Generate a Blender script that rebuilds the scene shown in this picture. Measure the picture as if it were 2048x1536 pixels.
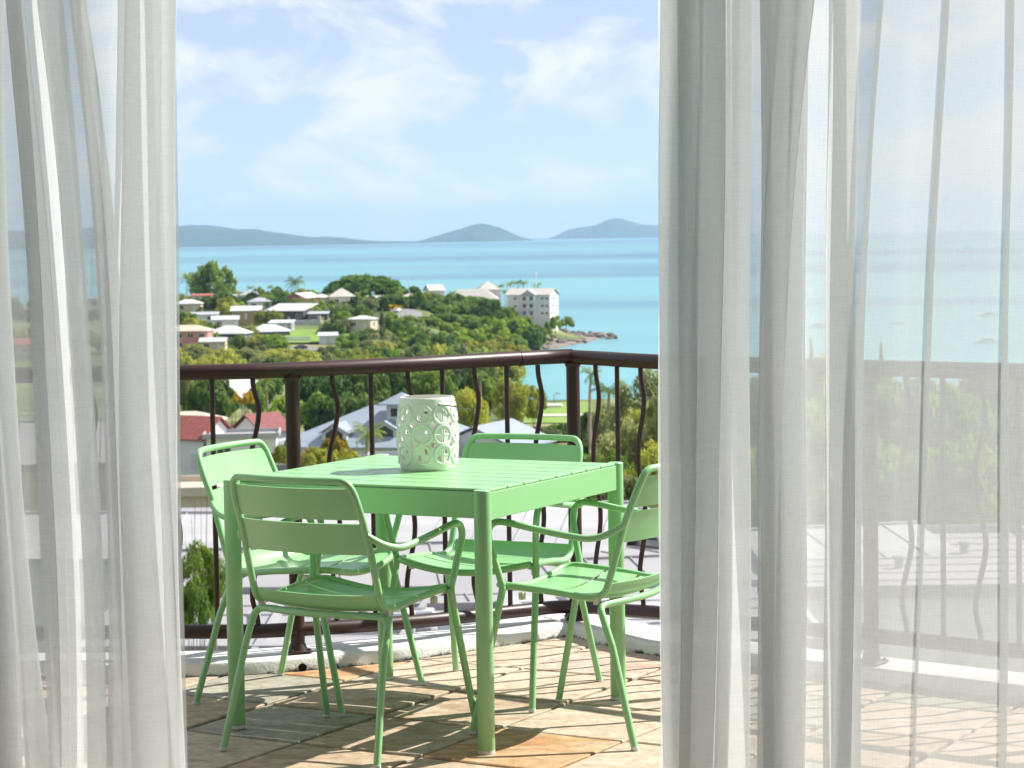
import bpy, math, random, re
import numpy as np
from mathutils import Vector, Matrix

# ------------------------------------------------------------------ clear
for o in list(bpy.data.objects):
    bpy.data.objects.remove(o)
scene = bpy.context.scene
COL = scene.collection
random.seed(7)
RNG = np.random.default_rng(7)

# ------------------------------------------------------------------ camera
FPX, PITCH, ROLL, EYE = 4752.0, 0.06249, 0.01643, 1.454     # focal length in units of 1/2048 frame width
cam_data = bpy.data.cameras.new("camera")
cam = bpy.data.objects.new("camera", cam_data)
COL.objects.link(cam)
_f = Vector((0, math.cos(PITCH), -math.sin(PITCH)))
_u = Vector((0, math.sin(PITCH), math.cos(PITCH)))
_r = Vector((1, 0, 0))
_R = _r * math.cos(ROLL) - _u * math.sin(ROLL)
_U = _u * math.cos(ROLL) + _r * math.sin(ROLL)
M = Matrix.Identity(4)
for i in range(3):
    M[i][0], M[i][1], M[i][2] = _R[i], _U[i], -_f[i]
M[2][3] = EYE
cam.matrix_world = M
cam_data.sensor_width = 36
cam_data.lens = FPX / 2048 * 36
cam_data.clip_start = 0.05
cam_data.clip_end = 120000
cam_data.dof.use_dof = True
cam_data.dof.focus_distance = 6.9
cam_data.dof.aperture_fstop = 14.0
scene.camera = cam

# ------------------------------------------------------------------ sky, sun, exposure
SUN_AZ, SUN_EL = math.radians(68), math.radians(44)          # azimuth measured from +Y towards +X
world = bpy.data.worlds.new("World")
scene.world = world
world.use_nodes = True
nt = world.node_tree
nt.nodes.clear()
N = nt.nodes.new
out = N("ShaderNodeOutputWorld"); bg = N("ShaderNodeBackground")
sky = N("ShaderNodeTexSky"); sky.sky_type = 'NISHITA'; sky.sun_disc = False
sky.sun_elevation = SUN_EL; sky.sun_rotation = SUN_AZ
sky.altitude = 0; sky.air_density = 0.5; sky.dust_density = 0.0; sky.ozone_density = 6.0
tc = N("ShaderNodeTexCoord"); mp = N("ShaderNodeMapping")
mp.inputs["Scale"].default_value = (10.0, 10.0, 19.0)
mp.inputs["Rotation"].default_value = (0.0, 0.22, 0.0)
mp.inputs["Location"].default_value = (1.35, 0.0, 0.4)
nz = N("ShaderNodeTexNoise"); nz.inputs["Scale"].default_value = 1.6; nz.inputs["Detail"].default_value = 7
nz.inputs["Roughness"].default_value = 0.58; nz.inputs["Distortion"].default_value = 0.35
rp = N("ShaderNodeValToRGB")
rp.color_ramp.elements[0].position = 0.47; rp.color_ramp.elements[0].color = (0.44, 0.44, 0.44, 1)   # thin high veil everywhere
rp.color_ramp.elements[1].position = 0.62; rp.color_ramp.elements[1].color = (0.93, 0.93, 0.93, 1)
mx = N("ShaderNodeMixRGB"); mx.inputs[2].default_value = (6.7, 6.85, 6.95, 1)
L = nt.links.new
L(tc.outputs["Generated"], mp.inputs[0]); L(mp.outputs[0], nz.inputs["Vector"]); L(nz.outputs[0], rp.inputs[0])
tn = N("ShaderNodeMixRGB"); tn.blend_type = 'MULTIPLY'; tn.inputs[0].default_value = 1.0; tn.inputs[2].default_value = (1.0, 0.975, 0.96, 1)
L(sky.outputs[0], tn.inputs[1]); L(rp.outputs[0], mx.inputs[0]); L(tn.outputs[0], mx.inputs[1]); L(mx.outputs[0], bg.inputs[0])
bg.inputs[1].default_value = 0.086
L(bg.outputs[0], out.inputs[0])

sun_d = bpy.data.lights.new("sun", 'SUN')
sun_d.energy = 5.0; sun_d.angle = math.radians(0.53); sun_d.color = (1.0, 0.955, 0.88)
sun = bpy.data.objects.new("sun", sun_d); COL.objects.link(sun)
to_sun = Vector((math.sin(SUN_AZ) * math.cos(SUN_EL), math.cos(SUN_AZ) * math.cos(SUN_EL), math.sin(SUN_EL)))
sun.rotation_euler = to_sun.to_track_quat('Z', 'Y').to_euler()
sun.location = to_sun * 50

vs = scene.view_settings
vs.view_transform = 'Standard'; vs.look = 'None'; vs.exposure = 0.80; vs.gamma = 1.0; vs.use_curve_mapping = False
scene.render.engine = 'CYCLES'
cy = scene.cycles
cy.use_denoising = True
cy.max_bounces = 12; cy.diffuse_bounces = 4; cy.glossy_bounces = 3; cy.transmission_bounces = 8
cy.transparent_max_bounces = 32; cy.volume_bounces = 0
cy.use_adaptive_sampling = True; cy.adaptive_threshold = 0.015
cy.sample_clamp_indirect = 6.0
cy.volume_step_rate = 1.0

# ------------------------------------------------------------------ helpers
def ray(px, py):
    u, v = px - 1024, py - 768
    cr, sr = math.cos(ROLL), math.sin(ROLL)
    U, V = u * cr - v * sr, u * sr + v * cr
    c, s = math.cos(PITCH), math.sin(PITCH)
    d = (U / FPX, c - V / FPX * s, -s - V / FPX * c)
    return d[0] / d[1], d[2] / d[1]
def at(px, py, D):
    """survey: the point at distance D (metres along Y) on a sight line"""
    a, b = ray(px, py)
    return Vector((a * D, D, EYE + b * D))

def tag(o, label=None, cat=None, group=None, kind=None):
    if label: o["label"] = label
    if cat: o["category"] = cat
    if group: o["group"] = group
    if kind: o["kind"] = kind
    return o
def empty(name, loc=(0, 0, 0), rz=0.0):
    o = bpy.data.objects.new(name, None); COL.objects.link(o)
    o.location = loc; o.rotation_euler = (0, 0, rz); o.empty_display_size = 0.1
    return o
def link_mesh(name, me, parent=None, loc=None, rz=None, scale=None):
    o = bpy.data.objects.new(name, me); COL.objects.link(o)
    if parent: o.parent = parent
    if loc is not None: o.location = loc
    if rz is not None: o.rotation_euler = (0, 0, rz)
    if scale is not None: o.scale = scale
    return o
def copy_tree(o, parent=None):
    c = o.copy(); COL.objects.link(c)
    if parent: c.parent = parent
    for ch in list(o.children):
        copy_tree(ch, c)
    return c

class MB:
    def __init__(s): s.v = []; s.f = []
    def add(s, vs_, fs):
        b = len(s.v); s.v += [tuple(p) for p in vs_]; s.f += [tuple(i + b for i in q) for q in fs]; return s
    def box(s, x0, y0, z0, x1, y1, z1):
        return s.add([(x0, y0, z0), (x1, y0, z0), (x1, y1, z0), (x0, y1, z0), (x0, y0, z1), (x1, y0, z1), (x1, y1, z1), (x0, y1, z1)],
                     [(0, 3, 2, 1), (4, 5, 6, 7), (0, 1, 5, 4), (1, 2, 6, 5), (2, 3, 7, 6), (3, 0, 4, 7)])
    def bbox(s, x0, y0, z0, x1, y1, z1, b=0.003):
        """box with chamfered vertical and horizontal edges"""
        rings = []
        for z, i in ((z0, b), (z0 + b, 0), (z1 - b, 0), (z1, b)):
            X0, X1, Y0, Y1 = x0 + i, x1 - i, y0 + i, y1 - i
            rings.append([(X0 + b, Y0, z), (X1 - b, Y0, z), (X1, Y0 + b, z), (X1, Y1 - b, z), (X1 - b, Y1, z), (X0 + b, Y1, z), (X0, Y1 - b, z), (X0, Y0 + b, z)])
        fs = []
        for k in range(3):
            for i in range(8):
                j = (i + 1) % 8
                fs.append((k * 8 + i, k * 8 + j, k * 8 + 8 + j, k * 8 + 8 + i))
        fs.append(tuple(range(7, -1, -1))); fs.append(tuple(range(24, 32)))
        return s.add([p for r in rings for p in r], fs)
    def tube(s, pts, r, seg=10, closed=False, caps=True):
        pts = [Vector(p) for p in pts]; n = len(pts)
        rs = r if isinstance(r, (list, tuple)) else [r] * n
        tang = []
        for i in range(n):
            a = pts[(i - 1) % n] if (closed or i > 0) else pts[i]
            b = pts[(i + 1) % n] if (closed or i < n - 1) else pts[i]
            tang.append((b - a).normalized())
        ref = Vector((0, 0, 1)) if abs(tang[0].z) < 0.9 else Vector((1, 0, 0))
        nrm = (ref - tang[0] * ref.dot(tang[0])).normalized()
        vs_, fs = [], []
        for i in range(n):
            nrm = (nrm - tang[i] * nrm.dot(tang[i])).normalized()
            bi = tang[i].cross(nrm)
            for k in range(seg):
                a = 2 * math.pi * k / seg
                vs_.append(pts[i] + (nrm * math.cos(a) + bi * math.sin(a)) * rs[i])
        m = n if closed else n - 1
        for i in range(m):
            for k in range(seg):
                a, b = i * seg + k, i * seg + (k + 1) % seg
                c, d = ((i + 1) % n) * seg + (k + 1) % seg, ((i + 1) % n) * seg + k
                fs.append((a, b, c, d))
        if caps and not closed:
            fs.append(tuple(range(seg - 1, -1, -1))); fs.append(tuple((n - 1) * seg + k for k in range(seg)))
        return s.add(vs_, fs)
    def lathe(s, prof, seg=24, c=(0, 0, 0), cap=True):
        vs_, fs = [], []
        for r, z in prof:
            for k in range(seg):
                a = 2 * math.pi * k / seg
                vs_.append((c[0] + r * math.cos(a), c[1] + r * math.sin(a), c[2] + z))
        for i in range(len(prof) - 1):
            for k in range(seg):
                j = (k + 1) % seg
                fs.append((i * seg + k, i * seg + j, (i + 1) * seg + j, (i + 1) * seg + k))
        if cap:
            fs.append(tuple(range(seg - 1, -1, -1))); fs.append(tuple((len(prof) - 1) * seg + k for k in range(seg)))
        return s.add(vs_, fs)
    def sheet(s, grid, t=0.003):
        """grid of points -> solid sheet of thickness t along local normals (approx)"""
        g = [[Vector(p) for p in row] for row in grid]; m, n = len(g), len(g[0])
        top, bot = [], []
        for i in range(m):
            for j in range(n):
                du = g[min(i + 1, m - 1)][j] - g[max(i - 1, 0)][j]
                dv = g[i][min(j + 1, n - 1)] - g[i][max(j - 1, 0)]
                nn = du.cross(dv); nn = nn.normalized() if nn.length > 0 else Vector((0, 0, 1))
                top.append(g[i][j] + nn * t / 2); bot.append(g[i][j] - nn * t / 2)
        fs = []; B = m * n
        for i in range(m - 1):
            for j in range(n - 1):
                a, b, c, d = i * n + j, (i + 1) * n + j, (i + 1) * n + j + 1, i * n + j + 1
                fs.append((a, b, c, d)); fs.append((B + d, B + c, B + b, B + a))
        for i in range(m - 1):
            a, b = i * n, (i + 1) * n; fs.append((a, B + a, B + b, b))
            a, b = i * n + n - 1, (i + 1) * n + n - 1; fs.append((b, B + b, B + a, a))
        for j in range(n - 1):
            a, b = j, j + 1; fs.append((b, B + b, B + a, a))
            a, b = (m - 1) * n + j, (m - 1) * n + j + 1; fs.append((a, B + a, B + b, b))
        return s.add(top + bot, fs)
    def mesh(s, name, mat, smooth=False, angle=35):
        me = bpy.data.meshes.new(name); me.from_pydata(s.v, [], s.f); me.update()
        if mat:
            for m_ in (mat if isinstance(mat, (list, tuple)) else [mat]): me.materials.append(m_)
        if smooth:
            me.polygons.foreach_set("use_smooth", [True] * len(me.polygons))
            try: me.set_sharp_from_angle(angle=math.radians(angle))
            except Exception: pass
        return me
    def build(s, name, mat, parent=None, smooth=False, loc=None, rz=None, angle=35):
        return link_mesh(name, s.mesh(name, mat, smooth, angle), parent, loc, rz)

def catmull(pts, sub=6, closed=False):
    P = [Vector(p) for p in pts]; n = len(P); out_ = []
    rng = n if closed else n - 1
    for i in range(rng):
        p0 = P[(i - 1) % n] if (closed or i > 0) else P[0] * 2 - P[1]
        p1, p2 = P[i], P[(i + 1) % n]
        p3 = P[(i + 2) % n] if (closed or i + 2 < n) else P[-1] * 2 - P[-2]
        for k in range(sub):
            t = k / sub
            out_.append(0.5 * ((2 * p1) + (p2 - p0) * t + (2 * p0 - 5 * p1 + 4 * p2 - p3) * t * t + (3 * p1 - p0 - 3 * p2 + p3) * t ** 3))
    if not closed: out_.append(P[-1])
    return out_
def lerp_table(tab, x):
    if x <= tab[0][0]: return tab[0][1]
    for (a, b), (c, d) in zip(tab, tab[1:]):
        if x <= c: return b + (d - b) * (x - a) / (c - a)
    return tab[-1][1]
def smooth01(t):
    t = max(0.0, min(1.0, t)); return t * t * (3 - 2 * t)

# ------------------------------------------------------------------ materials
def mat(name, c1, c2=None, rough=0.6, scale=4.0, bump=0.0, bscale=None, metallic=0.0, spec=0.5, detail=5, lo=0.35, hi=0.65, stretch=(1, 1, 1), rand=0.0, coat=0.0, bdist=0.01):
    m = bpy.data.materials.new(name); m.use_nodes = True
    t = m.node_tree; b = t.nodes["Principled BSDF"]; L = t.links.new
    b.inputs["Roughness"].default_value = rough; b.inputs["Metallic"].default_value = metallic
    b.inputs["Specular IOR Level"].default_value = spec; b.inputs["Coat Weight"].default_value = coat; b.inputs["Coat Roughness"].default_value = 0.30
    b.inputs["Base Color"].default_value = (*c1, 1)
    if c2 is not None or bump:
        tc = t.nodes.new("ShaderNodeTexCoord"); mp = t.nodes.new("ShaderNodeMapping"); mp.inputs["Scale"].default_value = stretch
        L(tc.outputs["Object"], mp.inputs[0])
    src = None
    if c2 is not None:
        nz = t.nodes.new("ShaderNodeTexNoise"); nz.inputs["Scale"].default_value = scale; nz.inputs["Detail"].default_value = detail
        L(mp.outputs[0], nz.inputs["Vector"])
        r = t.nodes.new("ShaderNodeValToRGB")
        r.color_ramp.elements[0].position = lo; r.color_ramp.elements[0].color = (*c1, 1)
        r.color_ramp.elements[1].position = hi; r.color_ramp.elements[1].color = (*c2, 1)
        L(nz.outputs[0], r.inputs[0]); src = r.outputs[0]
    if rand:
        oi = t.nodes.new("ShaderNodeObjectInfo"); mr = t.nodes.new("ShaderNodeMapRange")
        mr.inputs[3].default_value = 1 - rand; mr.inputs[4].default_value = 1 + rand
        hs = t.nodes.new("ShaderNodeHueSaturation"); L(oi.outputs["Random"], mr.inputs[0]); L(mr.outputs[0], hs.inputs["Value"])
        if src: L(src, hs.inputs["Color"])
        else: hs.inputs["Color"].default_value = (*c1, 1)
        src = hs.outputs[0]
    if src: L(src, b.inputs["Base Color"])
    if bump:
        nb = t.nodes.new("ShaderNodeTexNoise"); nb.inputs["Scale"].default_value = bscale or scale * 4; nb.inputs["Detail"].default_value = 4
        L(mp.outputs[0], nb.inputs["Vector"])
        bp = t.nodes.new("ShaderNodeBump"); bp.inputs["Strength"].default_value = bump; bp.inputs["Distance"].default_value = bdist
        L(nb.outputs[0], bp.inputs["Height"]); L(bp.outputs[0], b.inputs["Normal"])
    return m

def foliage_mat(name, dark, light, scale=0.35, transl=0.48):
    m = bpy.data.materials.new(name); m.use_nodes = True
    t = m.node_tree; t.nodes.clear(); L = t.links.new; N = t.nodes.new
    o = N("ShaderNodeOutputMaterial"); d = N("ShaderNodeBsdfPrincipled"); tr = N("ShaderNodeBsdfTranslucent"); mx = N("ShaderNodeMixShader")
    d.inputs["Roughness"].default_value = 0.55; d.inputs["Specular IOR Level"].default_value = 0.3
    tc = N("ShaderNodeTexCoord"); nz = N("ShaderNodeTexNoise"); nz.inputs["Scale"].default_value = scale; nz.inputs["Detail"].default_value = 3
    oi = N("ShaderNodeObjectInfo"); ad = N("ShaderNodeMath"); ad.operation = 'MULTIPLY_ADD'; ad.inputs[1].default_value = 0.5; 
    r = N("ShaderNodeValToRGB")
    r.color_ramp.elements[0].position = 0.3; r.color_ramp.elements[0].color = (*dark, 1)
    r.color_ramp.elements[1].position = 0.95; r.color_ramp.elements[1].color = (*light, 1)
    L(tc.outputs["Object"], nz.inputs["Vector"]); L(oi.outputs["Random"], ad.inputs[0]); 
    ad2 = N("ShaderNodeMath"); ad2.operation = 'SUBTRACT'; ad2.inputs[1].default_value = 0.15
    L(nz.outputs[0], ad2.inputs[0]); L(ad2.outputs[0], ad.inputs[2]); L(ad.outputs[0], r.inputs[0])
    L(r.outputs[0], d.inputs["Base Color"])
    hs = N("ShaderNodeHueSaturation"); hs.inputs["Value"].default_value = 1.25; hs.inputs["Saturation"].default_value = 1.1
    L(r.outputs[0], hs.inputs["Color"]); L(hs.outputs[0], tr.inputs["Color"])
    mx.inputs[0].default_value = transl
    L(d.outputs[0], mx.inputs[1]); L(tr.outputs[0], mx.inputs[2]); L(mx.outputs[0], o.inputs[0])
    return m

G = {}
G['green'] = mat("green_powder_coat", (0.262, 0.545, 0.24), (0.277, 0.56, 0.255), rough=0.40, coat=0.5, scale=3, bump=0.08, bscale=900, bdist=0.0005)
_t = G['green'].node_tree; _b = _t.nodes["Principled BSDF"]; _n = _t.nodes.new("ShaderNodeTexNoise"); _n.inputs["Scale"].default_value = 7; _n.inputs["Detail"].default_value = 8
_m = _t.nodes.new("ShaderNodeMapRange"); _m.inputs[1].default_value = 0.35; _m.inputs[2].default_value = 0.7; _m.inputs[3].default_value = 0.30; _m.inputs[4].default_value = 0.52
_c = _t.nodes.new("ShaderNodeTexCoord"); _t.links.new(_c.outputs["Object"], _n.inputs["Vector"]); _t.links.new(_n.outputs[0], _m.inputs[0]); _t.links.new(_m.outputs[0], _b.inputs["Roughness"])
G['clear_plastic'] = mat("clear_plastic", (0.62, 0.62, 0.52), rough=0.25)
G['foot'] = mat("pale_foot_plastic", (0.62, 0.66, 0.66), rough=0.3)
G['brown'] = mat("brown_rail_paint", (0.032, 0.0115, 0.010), (0.042, 0.016, 0.014), rough=0.42, scale=6, bump=0.25, bscale=420, bdist=0.001, spec=0.45)
G['steel'] = mat("dark_wire", (0.10, 0.11, 0.10), rough=0.35, metallic=0.8)
G['wall_white'] = mat("white_render", (0.74, 0.74, 0.72), (0.66, 0.66, 0.63), rough=0.85, scale=2)

# ---- sheer curtain cloth: threads with open gaps between them
def curtain_mat():
    m = bpy.data.materials.new("sheer_linen"); m.use_nodes = True
    t = m.node_tree; t.nodes.clear(); L = t.links.new; N = t.nodes.new
    o = N("ShaderNodeOutputMaterial")
    df = N("ShaderNodeBsdfDiffuse"); tl = N("ShaderNodeBsdfTranslucent"); tp = N("ShaderNodeBsdfTransparent")
    df.inputs[0].default_value = (0.85, 0.865, 0.875, 1); tl.inputs[0].default_value = (0.875, 0.885, 0.885, 1)
    mx = N("ShaderNodeMixShader"); mx.inputs[0].default_value = 0.64
    uv = N("ShaderNodeUVMap"); uv.uv_map = "cloth"
    def slub(sx, sy, sc):
        mp = N("ShaderNodeMapping"); mp.inputs["Scale"].default_value = (sx, sy, 1)
        nz = N("ShaderNodeTexNoise"); nz.inputs["Scale"].default_value = sc; nz.inputs["Detail"].default_value = 3
        nz.inputs["Roughness"].default_value = 0.7
        L(uv.outputs[0], mp.inputs[0]); L(mp.outputs[0], nz.inputs["Vector"]); return nz.outputs[0]
    a = slub(18, 420, 1.0); b = slub(420, 14, 1.0); c = slub(5, 5, 1.0)
    s1 = N("ShaderNodeMath"); s1.operation = 'ADD'; L(a, s1.inputs[0]); L(b, s1.inputs[1])
    s2 = N("ShaderNodeMath"); s2.operation = 'MULTIPLY_ADD'; s2.inputs[1].default_value = 0.55; L(c, s2.inputs[0]); L(s1.outputs[0], s2.inputs[2])
    mr = N("ShaderNodeMapRange"); mr.inputs[1].default_value = 0.85; mr.inputs[2].default_value = 1.7
    mr.inputs[3].default_value = 0.55; mr.inputs[4].default_value = 0.76
    L(s2.outputs[0], mr.inputs[0])
    mt = N("ShaderNodeMixShader")
    L(mr.outputs[0], mt.inputs[0]); L(tp.outputs[0], mt.inputs[1]); L(mx.outputs[0], mt.inputs[2])
    L(df.outputs[0], mx.inputs[1]); L(tl.outputs[0], mx.inputs[2]); L(mt.outputs[0], o.inputs[0])
    return m
G['sheer'] = curtain_mat()
# ================================================================== THE BALCONY
# ---- edge of the balcony (plan), scalloped with a corner
EDGE_L = [(-2.6, 7.98), (-2.0, 7.90), (-1.5, 7.865), (-1.142, 7.862), (-0.893, 7.876), (-0.73, 7.93), (-0.567, 8.003), (-0.401, 8.093), (-0.231, 8.204), (-0.058, 8.345), (0.086, 8.455), (0.195, 8.545)]
EDGE_R = [(0.195, 8.545), (0.30, 8.355), (0.396, 8.215), (0.493, 8.095), (0.80, 7.815), (1.133, 7.545), (1.552, 7.202), (2.1, 6.78), (2.6, 6.40)]
def offset_path(P, d):
    out_ = []
    for i, p in enumerate(P):
        a = Vector(P[max(i - 1, 0)]); b = Vector(P[min(i + 1, len(P) - 1)])
        t = (b - a).normalized(); n = Vector((-t.y, t.x))
        out_.append(Vector(p) + n * d)
    return out_
def smooth2(P, sub=5): return [(q.x, q.y) for q in catmull([(p[0], p[1], 0) for p in P], sub)]
SL, SR = smooth2(EDGE_L), smooth2(EDGE_R)

# ---- sandstone floor
def stone_mat(name, c1, c2, c3):
    m = bpy.data.materials.new(name); m.use_nodes = True
    t = m.node_tree; b = t.nodes["Principled BSDF"]; L = t.links.new; N = t.nodes.new
    tc = N("ShaderNodeTexCoord"); oi = N("ShaderNodeObjectInfo"); va = N("ShaderNodeVectorMath"); va.operation = 'MULTIPLY_ADD'
    cb = N("ShaderNodeCombineXYZ"); mu = N("ShaderNodeMath"); mu.operation = 'MULTIPLY'; mu.inputs[1].default_value = 40
    L(oi.outputs["Random"], mu.inputs[0]); L(mu.outputs[0], cb.inputs[0]); L(mu.outputs[0], cb.inputs[1])
    va.inputs[1].default_value = (1, 1, 1); L(tc.outputs["Object"], va.inputs[0]); L(cb.outputs[0], va.inputs[2])
    mp = N("ShaderNodeMapping"); mp.inputs["Scale"].default_value = (1, 2.4, 1); mp.inputs["Rotation"].default_value = (0, 0, 0.5); L(va.outputs[0], mp.inputs[0])
    n1 = N("ShaderNodeTexNoise"); n1.inputs["Scale"].default_value = 4.2; n1.inputs["Detail"].default_value = 6; n1.inputs["Distortion"].default_value = 1.2
    n2 = N("ShaderNodeTexNoise"); n2.inputs["Scale"].default_value = 26; n2.inputs["Detail"].default_value = 7; n2.inputs["Roughness"].default_value = 0.7
    L(mp.outputs[0], n1.inputs["Vector"]); L(va.outputs[0], n2.inputs["Vector"])
    r = N("ShaderNodeValToRGB"); e = r.color_ramp.elements
    e[0].position = 0.30; e[0].color = (*c1, 1); e[1].position = 0.72; e[1].color = (*c3, 1)
    k = r.color_ramp.elements.new(0.5); k.color = (*c2, 1)
    L(n1.outputs[0], r.inputs[0])
    mr = N("ShaderNodeMapRange"); mr.inputs[1].default_value = 0.3; mr.inputs[2].default_value = 0.7; mr.inputs[3].default_value = 0.60; mr.inputs[4].default_value = 1.16
    L(n2.outputs[0], mr.inputs[0])
    hs = N("ShaderNodeHueSaturation"); L(mr.outputs[0], hs.inputs["Value"]); L(r.outputs[0], hs.inputs["Color"]); L(hs.outputs[0], b.inputs["Base Color"])
    b.inputs["Roughness"].default_value = 0.72; b.inputs["Specular IOR Level"].default_value = 0.35
    bp = N("ShaderNodeBump"); bp.inputs["Strength"].default_value = 0.5; bp.inputs["Distance"].default_value = 0.004
    ad = N("ShaderNodeMath"); ad.operation = 'MULTIPLY_ADD'; ad.inputs[1].default_value = 1.6; L(n1.outputs[0], ad.inputs[0]); L(n2.outputs[0], ad.inputs[2])
    L(ad.outputs[0], bp.inputs["Height"]); L(bp.outputs[0], b.inputs["Normal"])
    return m
G['stone'] = [stone_mat("sandstone_cream", (0.47, 0.36, 0.26), (0.56, 0.45, 0.34), (0.60, 0.51, 0.41)),
              stone_mat("sandstone_tan", (0.36, 0.25, 0.16), (0.47, 0.36, 0.25), (0.54, 0.45, 0.34)),
              stone_mat("sandstone_orange", (0.44, 0.20, 0.08), (0.50, 0.31, 0.16), (0.54, 0.43, 0.29)),
              stone_mat("sandstone_grey", (0.27, 0.25, 0.185), (0.36, 0.34, 0.27), (0.42, 0.40, 0.33)),
              stone_mat("sandstone_rose", (0.45, 0.32, 0.25), (0.53, 0.42, 0.34), (0.57, 0.49, 0.40))]
G['mortar'] = mat("dark_joint_mortar", (0.035, 0.028, 0.02), (0.09, 0.075, 0.055), rough=0.95, scale=18, bump=0.5, bscale=80)
fl = MB()
poly = [(-2.6, 5.95)] + SL + SR[1:] + [(2.6, 5.95)]
fl.add([(x, y, -0.013) for x, y in poly] + [(x, y, -0.24) for x, y in poly],
       [tuple(range(len(poly) - 1, -1, -1)), tuple(range(len(poly), 2 * len(poly)))] + [(i, (i + 1) % len(poly), len(poly) + (i + 1) % len(poly), len(poly) + i) for i in range(len(poly))])
floor = tag(fl.build("balcony_floor", G['mortar']), kind="structure")
TA = math.radians(-30.5)
tu, tv = Vector((math.cos(TA), math.sin(TA))), Vector((-math.sin(TA), math.cos(TA)))
def inside(p):
    x, y = p; c = False; n = len(poly)
    for i in range(n):
        (x1, y1), (x2, y2) = poly[i], poly[i - 1]
        if (y1 > y) != (y2 > y) and x < (x2 - x1) * (y - y1) / (y2 - y1) + x1: c = not c
    return c
def clip_poly(P, n, d):
    """keep the side where n.p <= d"""
    out_ = []
    for i in range(len(P)):
        a, b = P[i], P[(i + 1) % len(P)]; da, db = n.dot(a) - d, n.dot(b) - d
        if da <= 0: out_.append(a)
        if (da < 0) != (db < 0) and da != db: out_.append(a + (b - a) * (da / (da - db)))
    return out_
special = {(-1, 2): 2, (2, 0): 2, (0, 0): 3, (-1, 0): 1, (-1, 1): 3, (0, 1): 1, (1, 0): 1, (1, 1): 1, (2, 1): 0, (0, 2): 0, (-2, 2): 2, (1, 2): 0, (1, -1): 1, (0, -1): 0, (2, -1): 1, (2, 2): 0, (1, 3): 4, (0, 3): 0, (3, 0): 0, (3, 1): 0, (2, 3): 4, (1, -2): 4, (0, 4): 0}
rt = random.Random(3)
for i in range(-6, 9):
    for j in range(-6, 8):
        u0, u1 = -4.42 + 0.42 * i, -4.42 + 0.42 * (i + 1)
        v0, v1 = 5.53 + 0.432 * j, 5.53 + 0.432 * (j + 1)
        g = 0.006 + rt.random() * 0.005
        jit = lambda: rt.uniform(-0.004, 0.004)
        P = []
        # slightly uneven hand-cut edges
        for (ua, va, ub, vb) in ((u0 + g, v0 + g, u1 - g, v0 + g), (u1 - g, v0 + g, u1 - g, v1 - g), (u1 - g, v1 - g, u0 + g, v1 - g), (u0 + g, v1 - g, u0 + g, v0 + g)):
            for k in range(4):
                w = k / 4
                P.append(tu * (ua + (ub - ua) * w + jit() * 0.6) + tv * (va + (vb - va) * w + jit() * 0.6))
        c = tu * (u0 + u1) / 2 + tv * (v0 + v1) / 2
        if c.y < 5.6 or c.y > 9 or abs(c.x) > 2.7: continue
        # trim against the kerb
        for S in (SL, SR):
            near = min(range(len(S) - 1), key=lambda q: (Vector(S[q]) - c).length)
            a, b = Vector(S[max(0, near - 1)]), Vector(S[min(len(S) - 1, near + 2)])
            t = (b - a).normalized(); n = Vector((-t.y, t.x))
            if n.dot(c - a) > -0.45: P = clip_poly(P, n, n.dot(a) + 0.03)
            if len(P) < 3: break
        P = clip_poly(P, Vector((0, -1)), -6.0) if len(P) >= 3 else P
        if len(P) < 3: continue
        h = rt.uniform(-0.0015, 0.0015)
        tilt = (rt.uniform(-0.003, 0.003), rt.uniform(-0.003, 0.003))
        top, mid, bot = [], [], []
        for p in P:
            d = p - c; zt = h + tilt[0] * d.x + tilt[1] * d.y
            q = p - d.normalized() * 0.004
            top.append((q.x - c.x, q.y - c.y, zt)); mid.append((d.x, d.y, zt - 0.003)); bot.append((d.x, d.y, -0.03))
        m_ = MB(); n = len(P)
        m_.add(top + mid + bot, [tuple(range(n))] + [(k + n, (k + 1) % n + n, (k + 1) % n, k) for k in range(n)] + [(k + 2 * n, (k + 1) % n + 2 * n, (k + 1) % n + n, k + n) for k in range(n)])
        idx = special.get((i, j), rt.choice([0, 0, 0, 1, 1, 4, 3]))
        m_.build("paving_tile", G['stone'][idx], floor, loc=(c.x, c.y, 0))

# ---- kerb
def kerb_mat():
    m = mat("white_painted_kerb", (0.70, 0.71, 0.70), (0.60, 0.61, 0.59), rough=0.8, scale=5, bump=0.6, bscale=120, bdist=0.004)
    t = m.node_tree; b = t.nodes["Principled BSDF"]; L = t.links.new; N = t.nodes.new
    old = b.inputs["Base Color"].links[0].from_socket
    tc = N("ShaderNodeTexCoord"); sp = N("ShaderNodeSeparateXYZ"); L(tc.outputs["Object"], sp.inputs[0])
    nz = N("ShaderNodeTexNoise"); nz.inputs["Scale"].default_value = 14; nz.inputs["Detail"].default_value = 6; nz.inputs["Roughness"].default_value = 0.7
    L(tc.outputs["Object"], nz.inputs["Vector"])
    ma = N("ShaderNodeMath"); ma.operation = 'MULTIPLY_ADD'; ma.inputs[1].default_value = 0.075; ma.inputs[2].default_value = -0.033
    L(nz.outputs[0], ma.inputs[0])
    mr = N("ShaderNodeMath"); mr.operation = 'SUBTRACT'; L(ma.outputs[0], mr.inputs[0]); L(sp.outputs[2], mr.inputs[1])
    m2 = N("ShaderNodeMapRange"); m2.inputs[1].default_value = -0.006; m2.inputs[2].default_value = 0.006; L(mr.outputs[0], m2.inputs[0])
    mx = N("ShaderNodeMixRGB"); mx.inputs[2].default_value = (0.055, 0.05, 0.035, 1); L(m2.outputs[0], mx.inputs[0]); L(old, mx.inputs[1]); L(mx.outputs[0], b.inputs["Base Color"])
    return m
G['kerb'] = kerb_mat()
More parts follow.
